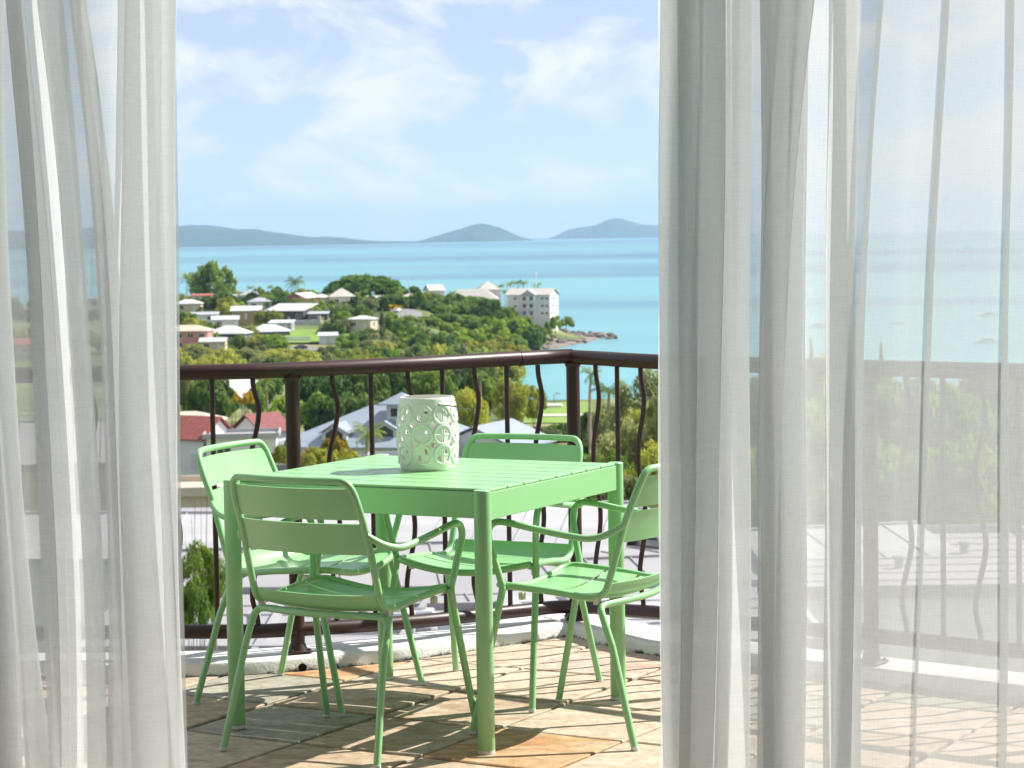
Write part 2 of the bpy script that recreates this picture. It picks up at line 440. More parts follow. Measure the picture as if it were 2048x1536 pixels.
def sweep_profile(P, prof, name, m, closed_ends=True, parent=None):
    """prof: list of (offset outwards, z)"""
    mb = MB(); rows = [offset_path(P, o_) for o_, z in prof]
    n = len(P); k = len(prof); vs_ = []
    for i in range(n):
        for j in range(k): vs_.append((rows[j][i].x, rows[j][i].y, prof[j][1]))
    fs = []
    for i in range(n - 1):
        for j in range(k):
            j2 = (j + 1) % k
            fs.append((i * k + j, i * k + j2, (i + 1) * k + j2, (i + 1) * k + j))
    fs.append(tuple(range(k))); fs.append(tuple((n - 1) * k + j for j in range(k - 1, -1, -1)))
    mb.add(vs_, fs)
    return mb.build(name, m, parent, smooth=True, angle=30)
kp = [(0.0, -0.02), (0.004, 0.030), (0.010, 0.041), (0.022, 0.047), (0.12, 0.050), (0.20, 0.052), (0.206, 0.045), (0.206, -0.24), (0.0, -0.24)]
kerb = tag(sweep_profile(SL, kp, "balcony_kerb", G['kerb']), kind="structure")
kp2 = [(o_, z - 0.0015 if z > 0 else z - 0.003) for o_, z in kp]
tag(sweep_profile([(0.195 - 0.10, 8.545 + 0.20)] + SR, kp2, "balcony_kerb", G['kerb']), kind="structure")
pipe = MB(); pp = Vector((-0.722, 7.935, 0.012))
pn = Vector((0.33, -0.94, 0)).normalized()
pipe.tube([pp - pn * 0.12, pp + pn * 0.006], 0.0145, seg=18, caps=False); pipe.tube([pp + pn * 0.006, pp - pn * 0.12], 0.0125, seg=18, caps=False)
G['pipe'] = mat("stained_drain_pipe", (0.10, 0.095, 0.075), (0.05, 0.045, 0.035), rough=0.7, scale=30)
pipe.build("drain_pipe", G['pipe'], kerb, smooth=True)
G['black'] = mat("black_shade_and_tyre", (0.006, 0.006, 0.006), rough=0.9)
plug = MB(); plug.tube([pp + pn * 0.0035, pp - pn * 0.02], 0.0122, seg=18); plug.build("drain_shade_plug", G['black'], kerb)  # solid black plug painting the shade inside the drain pipe

# ---- railing
rail = tag(empty("balcony_railing", (0.215, 8.60, 0.05)), "dark brown metal balcony railing with wavy and straight balusters", "railing")
RO_ = Vector((0.215, 8.60, 0.05))
CL = Vector((0.222, 8.628))
PL = [Vector(p) for p in offset_path(SL, 0.085)]; PL = [p for p in PL if p.x < 0.17] + [CL]
PR = [Vector(p) for p in offset_path(SR, 0.085)]; PR = [CL] + [p for p in PR if p.x > 0.33]
def resample(P, n):
    S = [0.0]
    for a, b in zip(P, P[1:]): S.append(S[-1] + (b - a).length)
    def f(s):
        for k in range(len(P) - 1):
            if s <= S[k + 1] or k == len(P) - 2:
                w = (s - S[k]) / (S[k + 1] - S[k]); return P[k] + (P[k + 1] - P[k]) * w, (P[k + 1] - P[k]).normalized()
    return f, S[-1]
fL, LL = resample(PL, 0); fR, LR = resample(PR, 0)
def brz(p): return lerp_table([(-1.2, 0.140), (-0.75, 0.129), (0.0, 0.102), (0.22, 0.094), (0.5, 0.133), (1.2, 0.14)], p.x)
TZ = 1.013
def rel(p, z): return Vector((p.x, p.y, z)) - RO_
def railtube(f, s0, s1, z, r, name, parent=rail, seg=16):
    n = max(2, int(abs(s1 - s0) / 0.05)); pts = []
    for k in range(n + 1):
        p, _ = f(s0 + (s1 - s0) * k / n); pts.append(rel(p, z(p) if callable(z) else z))
    mb = MB(); mb.tube(pts, r, seg=seg); return mb.build(name, G['brown'], parent, smooth=True, angle=50)
seam = LL - 0.235
railtube(fL, 0, seam - 0.0012, TZ, 0.0265, "top_rail"); railtube(fL, seam + 0.0012, LL - 0.002, TZ - 0.001, 0.0265, "top_rail")
railtube(fR, 0.002, LR, TZ - 0.004, 0.0262, "top_rail")
railtube(fL, 0, LL - 0.012, brz, 0.0245, "bottom_rail"); railtube(fR, 0.012, LR, brz, 0.0245, "bottom_rail")
def post(p, t):
    z0 = 0.05
    mb = MB(); mb.tube([rel(p, z0 + 0.004), rel(p, TZ - 0.01)], 0.0245, seg=20)
    o = mb.build("post", G['brown'], rail, smooth=True, angle=50)
    ang = math.atan2(t.y, t.x)
    fb = MB(); fb.bbox(-0.042, -0.042, 0, 0.042, 0.042, 0.008, 0.002)
    for sx in (-1, 1):
        for sy in (-1, 1): fb.lathe([(0.007, 0.008), (0.007, 0.013), (0.004, 0.015)], 8, (sx * 0.031, sy * 0.031, 0))
    fb.lathe([(0.034, 0.008), (0.030, 0.018), (0.026, 0.03)], 16)
    f_ = fb.build("base_plate", G['brown'], o, smooth=True); f_.location = rel(p, z0 + 0.001); f_.rotation_euler = (0, 0, ang)
    cp = MB(); cp.lathe([(0.027, -0.012), (0.031, 0.0)], 18); c_ = cp.build("collar", G['brown'], o, smooth=True); c_.location = rel(p, TZ - 0.026)
H0, H1 = 0.15, TZ - 0.02
def bal_mesh(wavy):
    pts = []; n = 44
    for k in range(n + 1):
        w = k / n; a = 0.0
        if wavy: a = 0.0185 * math.sin(2 * math.pi * 2.0 * w + math.pi) * smooth01(w / 0.13) * smooth01((1 - w) / 0.13)
        pts.append((a, 0, w))
        if not wavy and 0 < k < n: pts.pop()
    mb = MB(); mb.tube([(x, y, z) for x, y, z in pts], 0.0088, seg=10)
    return mb
BM = {}
def baluster(p, t, wavy):
    h = TZ - 0.02 - brz(p) - 0.01
    key = (wavy, round(h, 2))
    if key not in BM:
        mb = bal_mesh(wavy); mb.v = [(x, y, z * h) for x, y, z in mb.v]
        BM[key] = mb.mesh("baluster", G['brown'], True, 60)
    o = link_mesh("baluster", BM[key], rail, rel(p, brz(p) + 0.01), math.atan2(t.y, t.x))
def s_at_x(f, Ltot, x):
    best = min(range(2001), key=lambda k: abs(f(Ltot * k / 2000)[0].x - x)); return Ltot * best / 2000
s1 = s_at_x(fL, LL, -0.744); s2 = LL
for k in range(1, 8):
    s = s1 + (s2 - s1) * k / 8; p, t = fL(s); baluster(p, t, k % 2 == 1)
post(*fL(s1)); post(CL, Vector((1, 0.1)))
sp_ = 0.1365
s = s1 - sp_; k = 1
while s > 0.02:
    p, t = fL(s)
    if k == 8: post(p, t)
    else: baluster(p, t, k % 2 == 1)
    s -= sp_; k += 1
sr = s_at_x(fR, LR, 1.152)
for k in range(1, 10):
    p, t = fR(sr * k / 10); baluster(p, t, k % 2 == 1)
post(*fR(sr))
s = sr + 0.132; k = 1
while s < LR - 0.02:
    p, t = fR(s)
    if k == 10: post(p, t)
    else: baluster(p, t, k % 2 == 1)
    s += 0.132; k += 1

# ================================================================== THE ROOM THE CAMERA STANDS IN
G['carpet'] = mat("grey_beige_carpet", (0.36, 0.34, 0.31), (0.42, 0.40, 0.36), rough=0.95, scale=60, bump=0.4, bscale=300)
G['paint'] = mat("white_interior_paint", (0.80, 0.80, 0.78), (0.77, 0.77, 0.75), rough=0.8, scale=1.5)
rf = MB(); rf.box(-3.6, -2.5, -0.24, 3.6, 5.94, 0.0); tag(rf.build("room_floor", G['carpet']), kind="structure")
cg = MB(); cg.box(-3.6, -2.5, 2.62, 3.6, 6.10, 2.80); tag(cg.build("ceiling", G['paint']), kind="structure")
wl = MB(); wl.box(-3.75, -2.5, -0.24, -3.6, 6.42, 2.80); tag(wl.build("side_wall", G['paint']), kind="structure")
bw = MB(); bw.box(-3.75, -2.65, -0.24, 3.75, -2.5, 2.80); tag(bw.build("back_wall", G['paint']), kind="structure")
wr = MB(); wr.box(3.6, -2.5, -0.24, 3.75, 6.42, 2.80); tag(wr.build("side_wall", G['paint']), kind="structure")
G['alu'] = mat("grey_aluminium", (0.30, 0.31, 0.32), rough=0.4, metallic=0.7)
G['glass'] = bpy.data.materials.new("clear_glass"); G['glass'].use_nodes = True
_t = G['glass'].node_tree; _b = _t.nodes["Principled BSDF"]; _t.nodes.remove(_b)
_tp = _t.nodes.new("ShaderNodeBsdfTransparent"); _gl = _t.nodes.new("ShaderNodeBsdfGlossy"); _gl.inputs["Roughness"].default_value = 0.01
_fr = _t.nodes.new("ShaderNodeFresnel"); _fr.inputs[0].default_value = 1.45; _mx = _t.nodes.new("ShaderNodeMixShader")
_tp.inputs[0].default_value = (0.94, 0.96, 0.95, 1)
_t.links.new(_fr.outputs[0], _mx.inputs[0]); _t.links.new(_tp.outputs[0], _mx.inputs[1]); _t.links.new(_gl.outputs[0], _mx.inputs[2])
_t.links.new(_mx.outputs[0], _t.nodes["Material Output"].inputs[0])
# sliding glass door parked behind the gathered curtain
dr = tag(empty("sliding_door", (-1.95, 6.26, 0.0)), "aluminium framed sliding glass door with a grey pull handle behind the curtain", "door")
tr_ = MB(); tr_.bbox(-1.6, -0.05, -0.01, 0.62, 0.05, 0.062, 0.004); tr_.build("door_track", G['alu'], dr)
d_ = MB(); d_.bbox(0.575, -0.02, 0.066, 0.625, 0.02, 2.45, 0.003); d_.build("stile", G['alu'], dr)
d_ = MB(); d_.bbox(-0.9, -0.02, 0.066, -0.85, 0.02, 2.45, 0.003); d_.build("stile", G['alu'], dr)
d_ = MB(); d_.bbox(-0.85, -0.018, 2.40, 0.575, 0.018, 2.45, 0.003); d_.build("door_rail", G['alu'], dr)
d_ = MB(); d_.bbox(-0.85, -0.018, 0.066, 0.575, 0.018, 0.12, 0.003); d_.build("door_rail", G['alu'], dr)
d_ = MB(); d_.box(-0.85, -0.003, 0.12, 0.575, 0.003, 2.40); d_.build("pane", G['glass'], dr)
G['handle'] = mat("dark_grey_handle", (0.10, 0.10, 0.105), rough=0.45)
d_ = MB(); d_.bbox(0.585, -0.075, 0.80, 0.612, -0.05, 1.01, 0.004); d_.bbox(0.585, -0.05, 0.985, 0.612, -0.0205, 1.01, 0.003); d_.bbox(0.585, -0.05, 0.80, 0.625, -0.0205, 0.825, 0.003)
d_.build("handle", G['handle'], dr)

# ---- curtains : one continuous sheet each, laid out fold by fold in plan
CY = 5.98
def curtain(nodes, name, label, zbot=0.02, ztop=2.50, seed=1, hem_first=True):
    """nodes: (px at row 0, px at row 770, px at row 1536, depth offset in m); the cloth runs through them in order"""
    rr = random.Random(seed)
    rows = 56; grid = []
    ph = [rr.uniform(0, 6.28) for _ in range(8)]
    for k in range(rows + 1):
        z = ztop + (zbot - ztop) * k / rows
        # sight-line row that corresponds to this height at the curtain
        row = 470 + (EYE - z) / CY * FPX
        w = max(-0.35, min(1.15, row / 1536))
        P = []
        for q, (a, b, c, d) in enumerate(nodes):
            # quadratic through three heights
            l0 = (w - 0.5) * (w - 1) / 0.5; l1 = w * (w - 1) / -0.25; l2 = w * (w - 0.5) / 0.5
            px = a * l0 + b * l1 + c * l2
            if w < 0: px = a + (b - a) * 0.2 * w
            x = (px - 1024) * CY / FPX - (row - 768) * ROLL * CY / FPX
            x += 0.003 * math.sin(2.3 * z + ph[q % 8] + q) + 0.0022 * math.sin(5.1 * z + ph[(q + 3) % 8])
            y = CY + d * 0.72 * (0.85 + 0.35 * math.sin(1.4 * z + ph[(q + 1) % 8])) 
            P.append((x, y, z))
        grid.append(catmull(P, 7))
    n = len(grid[0]); vs_ = [tuple(p) for r_ in grid for p in r_]
    fs = [(i * n + j, i * n + j + 1, (i + 1) * n + j + 1, (i + 1) * n + j) for i in range(rows) for j in range(n - 1)]
    me = bpy.data.meshes.new(name); me.from_pydata(vs_, [], fs); me.update()
    me.materials.append(G['sheer']); me.polygons.foreach_set("use_smooth", [True] * len(me.polygons))
    # cloth coordinates in metres of cloth
    arc = [0.0]; mid = grid[rows // 2]
    for a, b in zip(mid, mid[1:]): arc.append(arc[-1] + (b - a).length)
    uv = me.uv_layers.new(name="cloth"); co = np.zeros(len(me.loops) * 2)
    vi = np.zeros(len(me.loops), dtype=np.int64); me.loops.foreach_get("vertex_index", vi)
    A = np.array(arc); co[0::2] = A[vi % n]; co[1::2] = np.array([p[2] for p in vs_])[vi]
    uv.data.foreach_set("uv", co)
    o = link_mesh(name, me); tag(o, label, "curtain"); return o
def zf(l, r, d0, d1, going_right=True):
    """a Z-fold: three layers of cloth between the lines l and r (each a triple of pixels)"""
    m = (d0 + d1) / 2
    if going_right: return [(*r, d0), (*l, d1)]
    return [(*l, d0), (*r, d1)]
def T(a, b, c): return (a, b, c)
# left curtain, from its free edge towards the wall
left = [(*T(361, 357, 366), 0.0), (*T(345, 340, 350), -0.010), (*T(328, 322, 340), -0.012)]
left += zf(T(326, 320, 338), T(358, 354, 363), -0.016, -0.022, False)
left += [(*T(292, 285, 300), -0.03)]
left += zf(T(258, 240, 262), T(333, 327, 352), -0.035, 0.0, False)
left += [(*T(300, 290, 315), 0.02)]
left += zf(T(238, 228, 255), T(275, 268, 322), 0.03, 0.05, False)
left += [(*T(210, 236, 262), 0.045)]
left += zf(T(153, 220, 232), T(184, 252, 268), 0.03, -0.01, False)
left += zf(T(150, 205, 205), T(176, 232, 240), -0.03, -0.05, False)
left += [(*T(128, 180, 185), -0.05)]
left += zf(T(84, 150, 172), T(135, 184, 205), -0.04, 0.0, False)
left += [(*T(100, 140, 160), 0.02)]
left += zf(T(62, 108, 128), T(90, 135, 152), 0.04, 0.05, False)
left += zf(T(34, 66, 88), T(64, 118, 132), 0.02, -0.03, False)
left += zf(T(28, 70, 92), T(58, 100, 120), -0.05, -0.06, False)
left += [(*T(10, 35, 60), -0.05)]
left += zf(T(-24, -2, 45), T(14, 28, 92), -0.03, 0.03, False)
left += [(*T(-30, -16, 8), 0.05)]
x0 = -55
for q in range(6):
    left += zf(T(x0 - 45 - q * 60, x0 - 40 - q * 60, x0 - 30 - q * 60), T(x0 - q * 60, x0 + 5 - q * 60, x0 + 12 - q * 60), *((0.04, -0.04) if q % 2 else (-0.04, 0.04)), False)
left += [(*T(-520, -520, -520), 0.0)]
curtain(left, "curtain", "sheer white linen curtain bunched in slanting folds in front of the sliding door", seed=2)
# right curtain, from its free edge towards the wall
right = [(*T(1312, 1318, 1326), 0.0), (*T(1335, 1340, 1346), -0.008), (*T(1372, 1378, 1384), -0.006)]
right += zf(T(1315, 1321, 1329), T(1376, 1382, 1386), -0.010, -0.016)
right += zf(T(1352, 1358, 1362), T(1400, 1392, 1388), -0.022, -0.03)
right += [(*T(1380, 1384, 1380), -0.04)]
right += zf(T(1398, 1388, 1385), T(1448, 1440, 1430), -0.045, -0.02)
right += [(*T(1420, 1415, 1412), 0.0)]
right += zf(T(1424, 1412, 1408), T(1478, 1470, 1462), 0.02, 0.04)
right += [(*T(1460, 1450, 1440), 0.045)]
right += zf(T(1452, 1442, 1436), T(1503, 1504, 1506), 0.03, 0.0)
right += [(*T(1480, 1475, 1478), -0.02)]
right += zf(T(1515, 1516, 1520), T(1560, 1562, 1570), -0.03, -0.055)
right += [(*T(1530, 1532, 1540), -0.06)]
right += zf(T(1545, 1520, 1528), T(1622, 1560, 1555), -0.07, -0.06)
right += [(*T(1575, 1565, 1570), -0.04)]
right += zf(T(1528, 1530, 1535), T(1611, 1613, 1616), -0.01, 0.03)
right += zf(T(1560, 1562, 1568), T(1609, 1610, 1613), 0.045, 0.05)
right += [(*T(1632, 1634, 1636), 0.04)]
right += zf(T(1647, 1651, 1655), T(1713, 1713, 1717), 0.02, -0.02)
right += zf(T(1655, 1662, 1668), T(1709, 1709, 1712), -0.03, -0.045)
right += [(*T(1735, 1722, 1730), -0.022)]
right += zf(T(1754, 1716, 1708), T(1763, 1721, 1717), -0.012, -0.004)
right += [(*T(1800, 1780, 1780), 0.0), (*T(1850, 1820, 1815), -0.002)]
right += zf(T(1885, 1853, 1837), T(1892, 1859, 1844), -0.003, 0.003)
right += [(*T(1935, 1920, 1915), 0.003), (*T(1980, 1975, 1970), 0.001)]
right += zf(T(2008, 2009, 2010), T(2019, 2021, 2024), -0.002, 0.004)
right += [(*T(2060, 2060, 2064), 0.004), (*T(2110, 2110, 2110), 0.0)]
for q in range(7):
    b0 = 2150 + q * 62
    right += zf(T(b0, b0, b0), T(b0 + 30, b0 + 32, b0 + 34), *((0.03, -0.03) if q % 2 else (-0.03, 0.03)))
right += [(*T(2640, 2640, 2640), 0.0)]
curtain(right, "curtain", "sheer white linen curtain hanging half drawn over the railing, hiding an armchair back", seed=5)
ct = tag(empty("curtain_track", (0, CY, 2.56)), "white ceiling track from which the sheer curtains hang", "curtain track")
c_ = MB(); c_.bbox(-3.4, -0.02, -0.05, 3.4, 0.02, 0.055, 0.004); c_.build("track_profile", G['paint'], ct)

# ================================================================== TABLE
TCX, TCY, TROT = -0.2595, 7.1826, -0.4953
TZT = 0.745
tbl = tag(empty("garden_table", (TCX, TCY, 0), TROT), "square pale green slatted metal table with round legs, a white lantern on it", "table")
sw = 0.802 / 8
def slat_mesh():
    m_ = MB(); m_.bbox(-0.4375, -sw / 2 + 0.0024, 0, 0.4375, sw / 2 - 0.0024, 0.0075, 0.0018); return m_.mesh("slat", G['green'])
SM = slat_mesh()
for k in range(8):
    link_mesh("slat", SM, tbl, (0, -0.401 + sw * (k + 0.5), TZT - 0.0075))
za, zb = TZT - 0.085, TZT - 0.0085
for sx in (-1, 1):
    a = MB(); x0, x1 = sorted((sx * 0.4385, sx * 0.418)); a.bbox(x0, -0.405, za, x1, 0.405, zb, 0.0015); a.build("apron", G['green'], tbl)
for sy in (-1, 1):
    a = MB(); y0, y1 = sorted((sy * 0.4035, sy * 0.383)); a.bbox(-0.4175, y0, za + 0.001, 0.4175, y1, zb - 0.0005, 0.0015); a.build("apron", G['green'], tbl)
lm = MB(); lm.lathe([(0.0235, 0.012), (0.0245, 0.014), (0.0245, TZT - 0.002), (0.0230, TZT)], 28); LEGM = lm.mesh("leg", G['green'], True)
fm = MB(); fm.lathe([(0.0225, 0.0), (0.0242, 0.002), (0.0242, 0.0115)], 24); FOOTM = fm.mesh("foot_pad", G['foot'], True)
for sx in (-1, 1):
    for sy in (-1, 1):
        l_ = link_mesh("leg", LEGM, tbl, (sx * 0.4247, sy * 0.4257, 0)); link_mesh("foot_pad", FOOTM, l_)

# ================================================================== CHAIRS
def make_chair():
    root = empty("garden_armchair")
    R = 0.0105
    half = [(0, .212, .409), (.08, .212, .413), (.15, .209, .424), (.197, .202, .434), (.221, .180, .438), (.225, .13, .436), (.222, 0, .427), (.218, -.08, .418), (.216, -.122, .419), (.2155, -.150, .434),
            (.215, -.166, .47), (.2135, -.190, .55), (.211, -.217, .64), (.208, -.250, .72), (.201, -.268, .765), (.184, -.278, .786), (.153, -.286, .790), (.08, -.300, .790), (0, -.305, .790)]
    loop = half[:-1] + [half[-1]] + [(-x, y, z) for x, y, z in half[-2:0:-1]]
    mb = MB(); mb.tube(catmull(loop, 5, True), R, seg=12, closed=True); mb.build("frame", G['green'], root, True, angle=60)
    def xs(n, hw): return [-hw + 2 * hw * k / n for k in range(n + 1)]
    # seat slats
    def zs(y): return lerp_table([(-.10, .419), (0, .427), (.13, .435), (.20, .437)], y)
    for y0, y1 in ((.203, .066), (.054, -.046)):
        grid = []
        for k in range(7):
            y = y0 + (y1 - y0) * k / 6
            grid.append([(x, y, zs(y) - 0.024 * (1 - (x / .21) ** 2) - (0.006 if (y > .19) else 0)) for x in xs(12, .205)])
        mb = MB(); mb.sheet(grid[::-1], 0.0035); mb.build("seat_slat", G['green'], root, True)
    prof = [(-.058, .421), (-.09, .417), (-.12, .416), (-.143, .423), (-.157, .440), (-.164, .460)]
    grid = []
    for k, (y, z) in enumerate(prof):
        c = smooth01(k / 4)
        grid.append([(x, y - 0.030 * c * (1 - (x / .205) ** 2), z - 0.022 * (1 - 0.85 * c) * (1 - (x / .21) ** 2)) for x in xs(12, .203)])
    mb = MB(); mb.sheet(grid, 0.0035); mb.build("seat_slat", G['green'], root, True)
    # back slats
    def yb(z): return lerp_table([(.55, -.190), (.64, -.217), (.72, -.250), (.765, -.268), (.79, -.278)], z)
    for z0, z1, hw0, hw1 in ((.768, .679, .192, .203), (.667, .578, .204, .208)):
        grid = []
        for k in range(6):
            w = k / 5; z = z0 + (z1 - z0) * w; hw = hw0 + (hw1 - hw0) * min(1, w * 1.8)
            grid.append([(x, yb(z) - 0.036 * (1 - (x / hw) ** 2), z) for x in xs(14, hw)])
        mb = MB(); mb.sheet(grid, 0.0035); mb.build("back_slat", G['green'], root, True)
    # rear bar
    h2 = [(.238, -.184, .285), (.231, -.152, .365), (.221, -.142, .388), (.194, -.142, .397), (.10, -.164, .398), (0, -.174, .398)]
    pth = h2 + [(-x, y, z) for x, y, z in h2[-2::-1]]
    mb = MB(); mb.tube(catmull(pth, 5), R, seg=12); mb.build("rear_bar", G['green'], root, True, angle=60)
    cap = MB(); cap.lathe([(0.0095, 0), (0.0112, 0.002), (0.0112, 0.011)], 12); capm = cap.mesh("foot_cap", G['foot'], True)
    for s in (-1, 1):
        mb = MB(); mb.tube([(s * .238, -.184, .285), (s * .262, -.262, 0.008)], R, seg=12); l_ = mb.build("leg", G['green'], root, True, angle=60)
        link_mesh("foot_cap", capm, l_, (s * .2623, -.2628, 0))
        mb = MB(); mb.tube(catmull([(s * .2435, .168, .44), (s * .2455, .172, .405), (s * .256, .215, .21), (s * .268, .262, 0.008)], 5), R, seg=12); l_ = mb.build("leg", G['green'], root, True, angle=60)
        link_mesh("foot_cap", capm, l_, (s * .2682, .2625, 0))
        arm = [(s * .2435, .168, .44), (s * .254, .188, .52), (s * .263, .200, .58), (s * .266, .194, .610), (s * .267, .172, .627), (s * .268, .13, .627), (s * .269, .04, .613), (s * .268, -.06, .599), (s * .262, -.125, .593), (s * .246, -.172, .603), (s * .226, -.204, .622), (s * .213, -.217, .634)]
        mb = MB(); mb.tube(catmull(arm, 5), R * 0.98, seg=12); mb.build("armrest", G['green'], root, True, angle=60)
        for y in (.118, -.125):
            mb = MB(); mb.bbox(s * .216 - .009, y - .008, .398, s * .216 + .009, y + .008, .420, .002); mb.build("clip", G['clear_plastic'], root)
        mb = MB(); mb.tube([(s * .218, .166, .430), (s * .2435, .168, .430)], 0.008, seg=8); mb.build("bracket", G['green'], root, True)
    return root
chair = make_chair()
spots = [((-0.481, 6.795), (0.505, 0.863), "pale green metal armchair with its shaded back to the doorway, pushed under the table"),
         ((0.228, 6.972), (-0.872, 0.489), "pale green metal armchair half covered by the edge of the sheer curtain"),
         ((-0.082, 7.530), (-0.4357, -0.900), "pale green metal armchair across the table, its back against the corner railing post"),
         ((-0.659, 7.510), (0.908, -0.419), "pale green metal armchair with sunlit seat, its back to the red roofed houses")]
for k, ((x, y), (fx, fy), lab) in enumerate(spots):
    o = chair if k == 0 else copy_tree(chair)
    o.location = (x, y, 0.001); o.rotation_euler = (0, 0, math.atan2(-fx, fy))
    tag(o, lab, "chair", "armchairs around the green table")

# ================================================================== LANTERN
G['ceramic'] = mat("white_glazed_ceramic", (0.80, 0.81, 0.76), rough=0.28, coat=0.3)
lan = tag(empty("lantern", (-0.2605, 7.238, TZT)), "white ceramic candle lantern pierced with rows of circles, on the green table", "lantern")
def lantern_body():
    NT, NZ = 9 * 36, 116; Hh = 0.222
    def rad(z):
        w = z / Hh
        return lerp_table([(0, .0800), (.03, .0845), (.10, .0885), (.3, .0928), (.5, .0935), (.7, .0915), (.9, .0865), (.985, .0838), (1, .0815)], w)
    cp = 2 * math.pi / 9
    rowz = (0.050, 0.1115, 0.173); Rr = 0.0305
    relief = np.zeros((NZ + 1, NT)); holes = np.zeros((NZ, NT), bool)
    def feat(th, z):
        """height of relief and whether this spot is cut out"""
        h, cut = 0.0, False
        for rz_ in rowz:
            a = (th + cp / 2) % cp - cp / 2
            x, y = a * 0.0925, z - rz_
            r = math.hypot(x, y)
            if r < Rr + 0.003:
                if abs(r - Rr + 0.002) < 0.0032: return 0.0030, False
                if r < Rr:
                    if abs(abs(x) - 0.0038) < 0.0012: h = 0.0014
                    if abs(y) < 0.0013 and abs(x) > 0.0038: h = 0.0014
                    q = (x > 0.0066 and y > 0.003) or (x < -0.0062 and y < -0.003)
                    if q and r < Rr - 0.0100 and abs(x) < 0.0155: cut = True
                    return h, cut
        for rz_ in ((rowz[0] + rowz[1]) / 2, (rowz[1] + rowz[2]) / 2):
            a = th % cp - cp / 2
            if abs(a * 0.0925) + abs(z - rz_) < 0.0098: return 0.0, True
        return 0.0, False
    zz = [Hh * k / NZ for k in range(NZ + 1)]
    vs_, fs = [], []
    for i in range(NZ + 1):
        for j in range(NT):
            th = 2 * math.pi * j / NT; h, _ = feat(th, zz[i]); r = rad(zz[i]) + h
            vs_.append((r * math.cos(th), r * math.sin(th), zz[i]))
    B = len(vs_)
    for i in range(NZ + 1):
        for j in range(NT):
            th = 2 * math.pi * j / NT; r = rad(zz[i]) - 0.0062
            vs_.append((r * math.cos(th), r * math.sin(th), max(zz[i], 0.004)))
    for i in range(NZ):
        for j in range(NT):
            holes[i, j] = feat(2 * math.pi * (j + 0.5) / NT, (zz[i] + zz[i + 1]) / 2)[1]
    for i in range(NZ):
        for j in range(NT):
            if holes[i, j]: continue
            k = (j + 1) % NT; a, b, c, d = i * NT + j, i * NT + k, (i + 1) * NT + k, (i + 1) * NT + j
            fs.append((a, b, c, d)); fs.append((B + d, B + c, B + b, B + a))
            if holes[i, k]: fs.append((b, B + b, B + c, c))
            if holes[i, (j - 1) % NT]: fs.append((a, d, B + d, B + a))
            if i > 0 and holes[i - 1, j]: fs.append((a, B + a, B + b, b))
            if i < NZ - 1 and holes[i + 1, j]: fs.append((d, c, B + c, B + d))
    for j in range(NT):
        k = (j + 1) % NT
        fs.append((NZ * NT + j, NZ * NT + k, B + NZ * NT + k, B + NZ * NT + j))
    fs.append(tuple(B + j for j in range(NT))); fs.append(tuple(j for j in range(NT - 1, -1, -1)))
    mb = MB(); mb.add(vs_, fs); return mb
lb = lantern_body().build("body", G['ceramic'], lan, True, rz=math.radians(-90 - 8), angle=50)
hw = MB(); pv = Vector((0.40, -0.917, 0)); qv = Vector((0.93, 0.368, 0)).normalized(); pts = []
for k in range(25):
    a = math.pi * k / 24
    pts.append(pv * (0.089 * math.cos(a)) + qv * (0.135 * math.sin(a) ** 0.8) + Vector((0, 0, 0.203 - 0.027 * math.sin(a))))
hw.tube(pts, 0.0019, seg=6); hw.build("handle", G['steel'], lan, True)
G['wax'] = mat("ivory_wax", (0.72, 0.66, 0.52), rough=0.5); G['yellow'] = mat("yellow_sticker", (0.75, 0.42, 0.02), rough=0.5)
cd = MB(); cd.lathe([(0.032, 0.0), (0.033, 0.003), (0.033, 0.078), (0.030, 0.080), (0.004, 0.077)], 20); cdl = tag(cd.build("candle", G['wax'], None, True, loc=(-0.262, 7.232, TZT + 0.0045)), "ivory pillar candle standing inside the white pierced lantern", "candle")
st = MB()
for k in range(5):
    a0, a1 = math.radians(-112 + k * 6), math.radians(-106 + k * 6)
    st.add([(0.0335 * math.cos(a0), 0.0335 * math.sin(a0), 0.052), (0.0335 * math.cos(a1), 0.0335 * math.sin(a1), 0.052), (0.0335 * math.cos(a1), 0.0335 * math.sin(a1), 0.075), (0.0335 * math.cos(a0), 0.0335 * math.sin(a0), 0.075)], [(0, 1, 2, 3)])
st.build("label", G['yellow'], cdl)
SEA = EYE - 45.0
